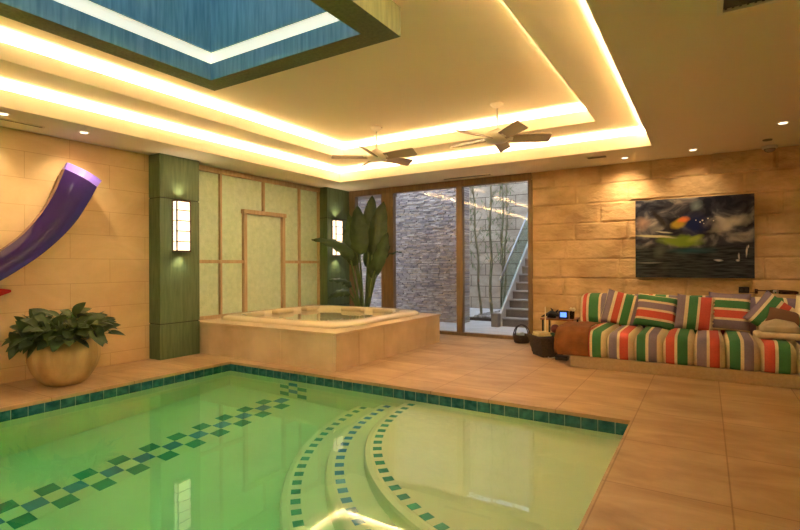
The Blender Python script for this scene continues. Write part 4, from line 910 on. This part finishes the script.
for i in range(16): q.blob((-1.665+rl.uniform(-.035, .035), 7.45+rl.uniform(-.035, .035), 0.585+rl.uniform(-.01, .03)), 0.014, 6)
q.smooth().build('flower_heads', mat('cream petals', (0.75, 0.66, 0.42), 0.9), gl)
q = MB()
for i in range(7): q.tube([(-1.665+rl.uniform(-.015, .015), 7.45+rl.uniform(-.015, .015), 0.466), (-1.665+rl.uniform(-.03, .03), 7.45+rl.uniform(-.03, .03), 0.58)], 0.002, 5)
q.build('stems', STALK, gl)
pw = thing('power_adapter', (-1.62, 6.62, 0), 'small black box with a white cord on floor under the throw', 'adapter')
MB().box(-1.69, -1.53, 6.57, 6.67, 0.001, 0.06, 0.01, 2).build('case', BLACK, pw); MB().tube([(-1.69, 6.62, 0.03), (-1.76, 6.60, 0.012), (-1.80, 6.66, 0.008), (-1.82, 6.75, 0.006)], 0.005, 8).smooth().build('cord', mat('white cord', (0.75, 0.72, 0.65), 0.5), pw)
wnd = tag(MB().tube([(-1.985, 7.20, 0.0), (-1.985, 7.20, 0.64)], 0.008, 8).box(-2.02, -1.95, 7.165, 7.235, 0.0, 0.012).smooth().build('thin_rod', mat('cream painted rod', (0.74, 0.66, 0.46), 0.5)), 'thin cream rod standing upright behind the wicker box', 'rod')
bk = thing('handled_basket', (-2.53, 7.80, 0), 'small wicker basket with hoop handles by the glass door', 'basket')
MB().lathe([(0.0, 0.0), (0.11, 0.0), (0.12, 0.01), (0.135, 0.075), (0.145, 0.13), (0.135, 0.13), (0.125, 0.05), (0.0, 0.04)], 28, (-2.53, 7.80, 0)).smooth().build('woven_body', WICKER, bk)
for dy in (-0.05, 0.05):
    MB().tube([(-2.53+0.12*math.cos(PI*i/14), 7.80+dy*(1-0.5*math.sin(PI*i/14)), 0.115+0.17*math.sin(PI*i/14)) for i in range(15)], 0.009, 7).smooth().build('handle', WICKER, bk)
for i, (dx, dy, cl_, lb) in enumerate(((-0.03, -0.03, (0.6, 0.66, 0.75), 'pale blue white rolled cloth in the small handled basket'),)):
    q = MB().tube([(-2.53+dx-0.05, 7.80+dy, 0.125), (-2.53+dx+0.07, 7.80+dy+0.03, 0.135)], 0.038, 14); tag(q.smooth().build('rolled_cloth', mat('pale blue cloth', cl_, 0.9), off=Vector((-2.53, 7.80, 0.12))), lb, 'cloth')

# ------------------------------------------------------------------ outlet plate and reading lamp on the back wall
ot = thing('wall_outlet', (0.43, 7.99, 0.90), 'black outlet plate on the stone wall above the sofa', 'outlet')
bevel(MB().box(0.37, 0.485, 7.955, 8.02, 0.865, 0.945).build('plate', BLACK, ot), 0.004)
for x in (0.40, 0.455): MB().box(x-0.014, x+0.014, 7.951, 7.956, 0.885, 0.925).build('socket', mat('dark socket', (0.03, 0.03, 0.03), 0.3), ot)
rl_ = thing('reading_lamp', (0.57, 7.99, 0.88), 'slim swing arm reading lamp with chrome head on stone wall', 'wall lamp')
MB().box(0.545, 0.575, 7.95, 8.02, 0.86, 0.92).build('wall_plate', BRONZE, rl_)
MB().tube([(0.56, 7.95, 0.905), (0.56, 7.90, 0.905), (0.70, 7.90, 0.905)], 0.007, 8).tube([(0.49, 7.96, 0.875), (0.55, 7.96, 0.875)], 0.004, 6).smooth().build('swing_arm', BRONZE, rl_)
MB().tube([(0.69, 7.89, 0.90), (0.73, 7.89, 0.895), (0.82, 7.89, 0.89), (0.96, 7.89, 0.885), (0.985, 7.89, 0.885)], [0.012, 0.026, 0.028, 0.024, 0.014], 14).smooth().build('lamp_head', mat('dark polished metal', (0.16, 0.10, 0.07), 0.15, Metallic=1.0), rl_)
MB().tube([(0.725, 7.889, 0.895), (0.785, 7.889, 0.893)], 0.030, 14).smooth().build('chrome_collar', CHROME, rl_)
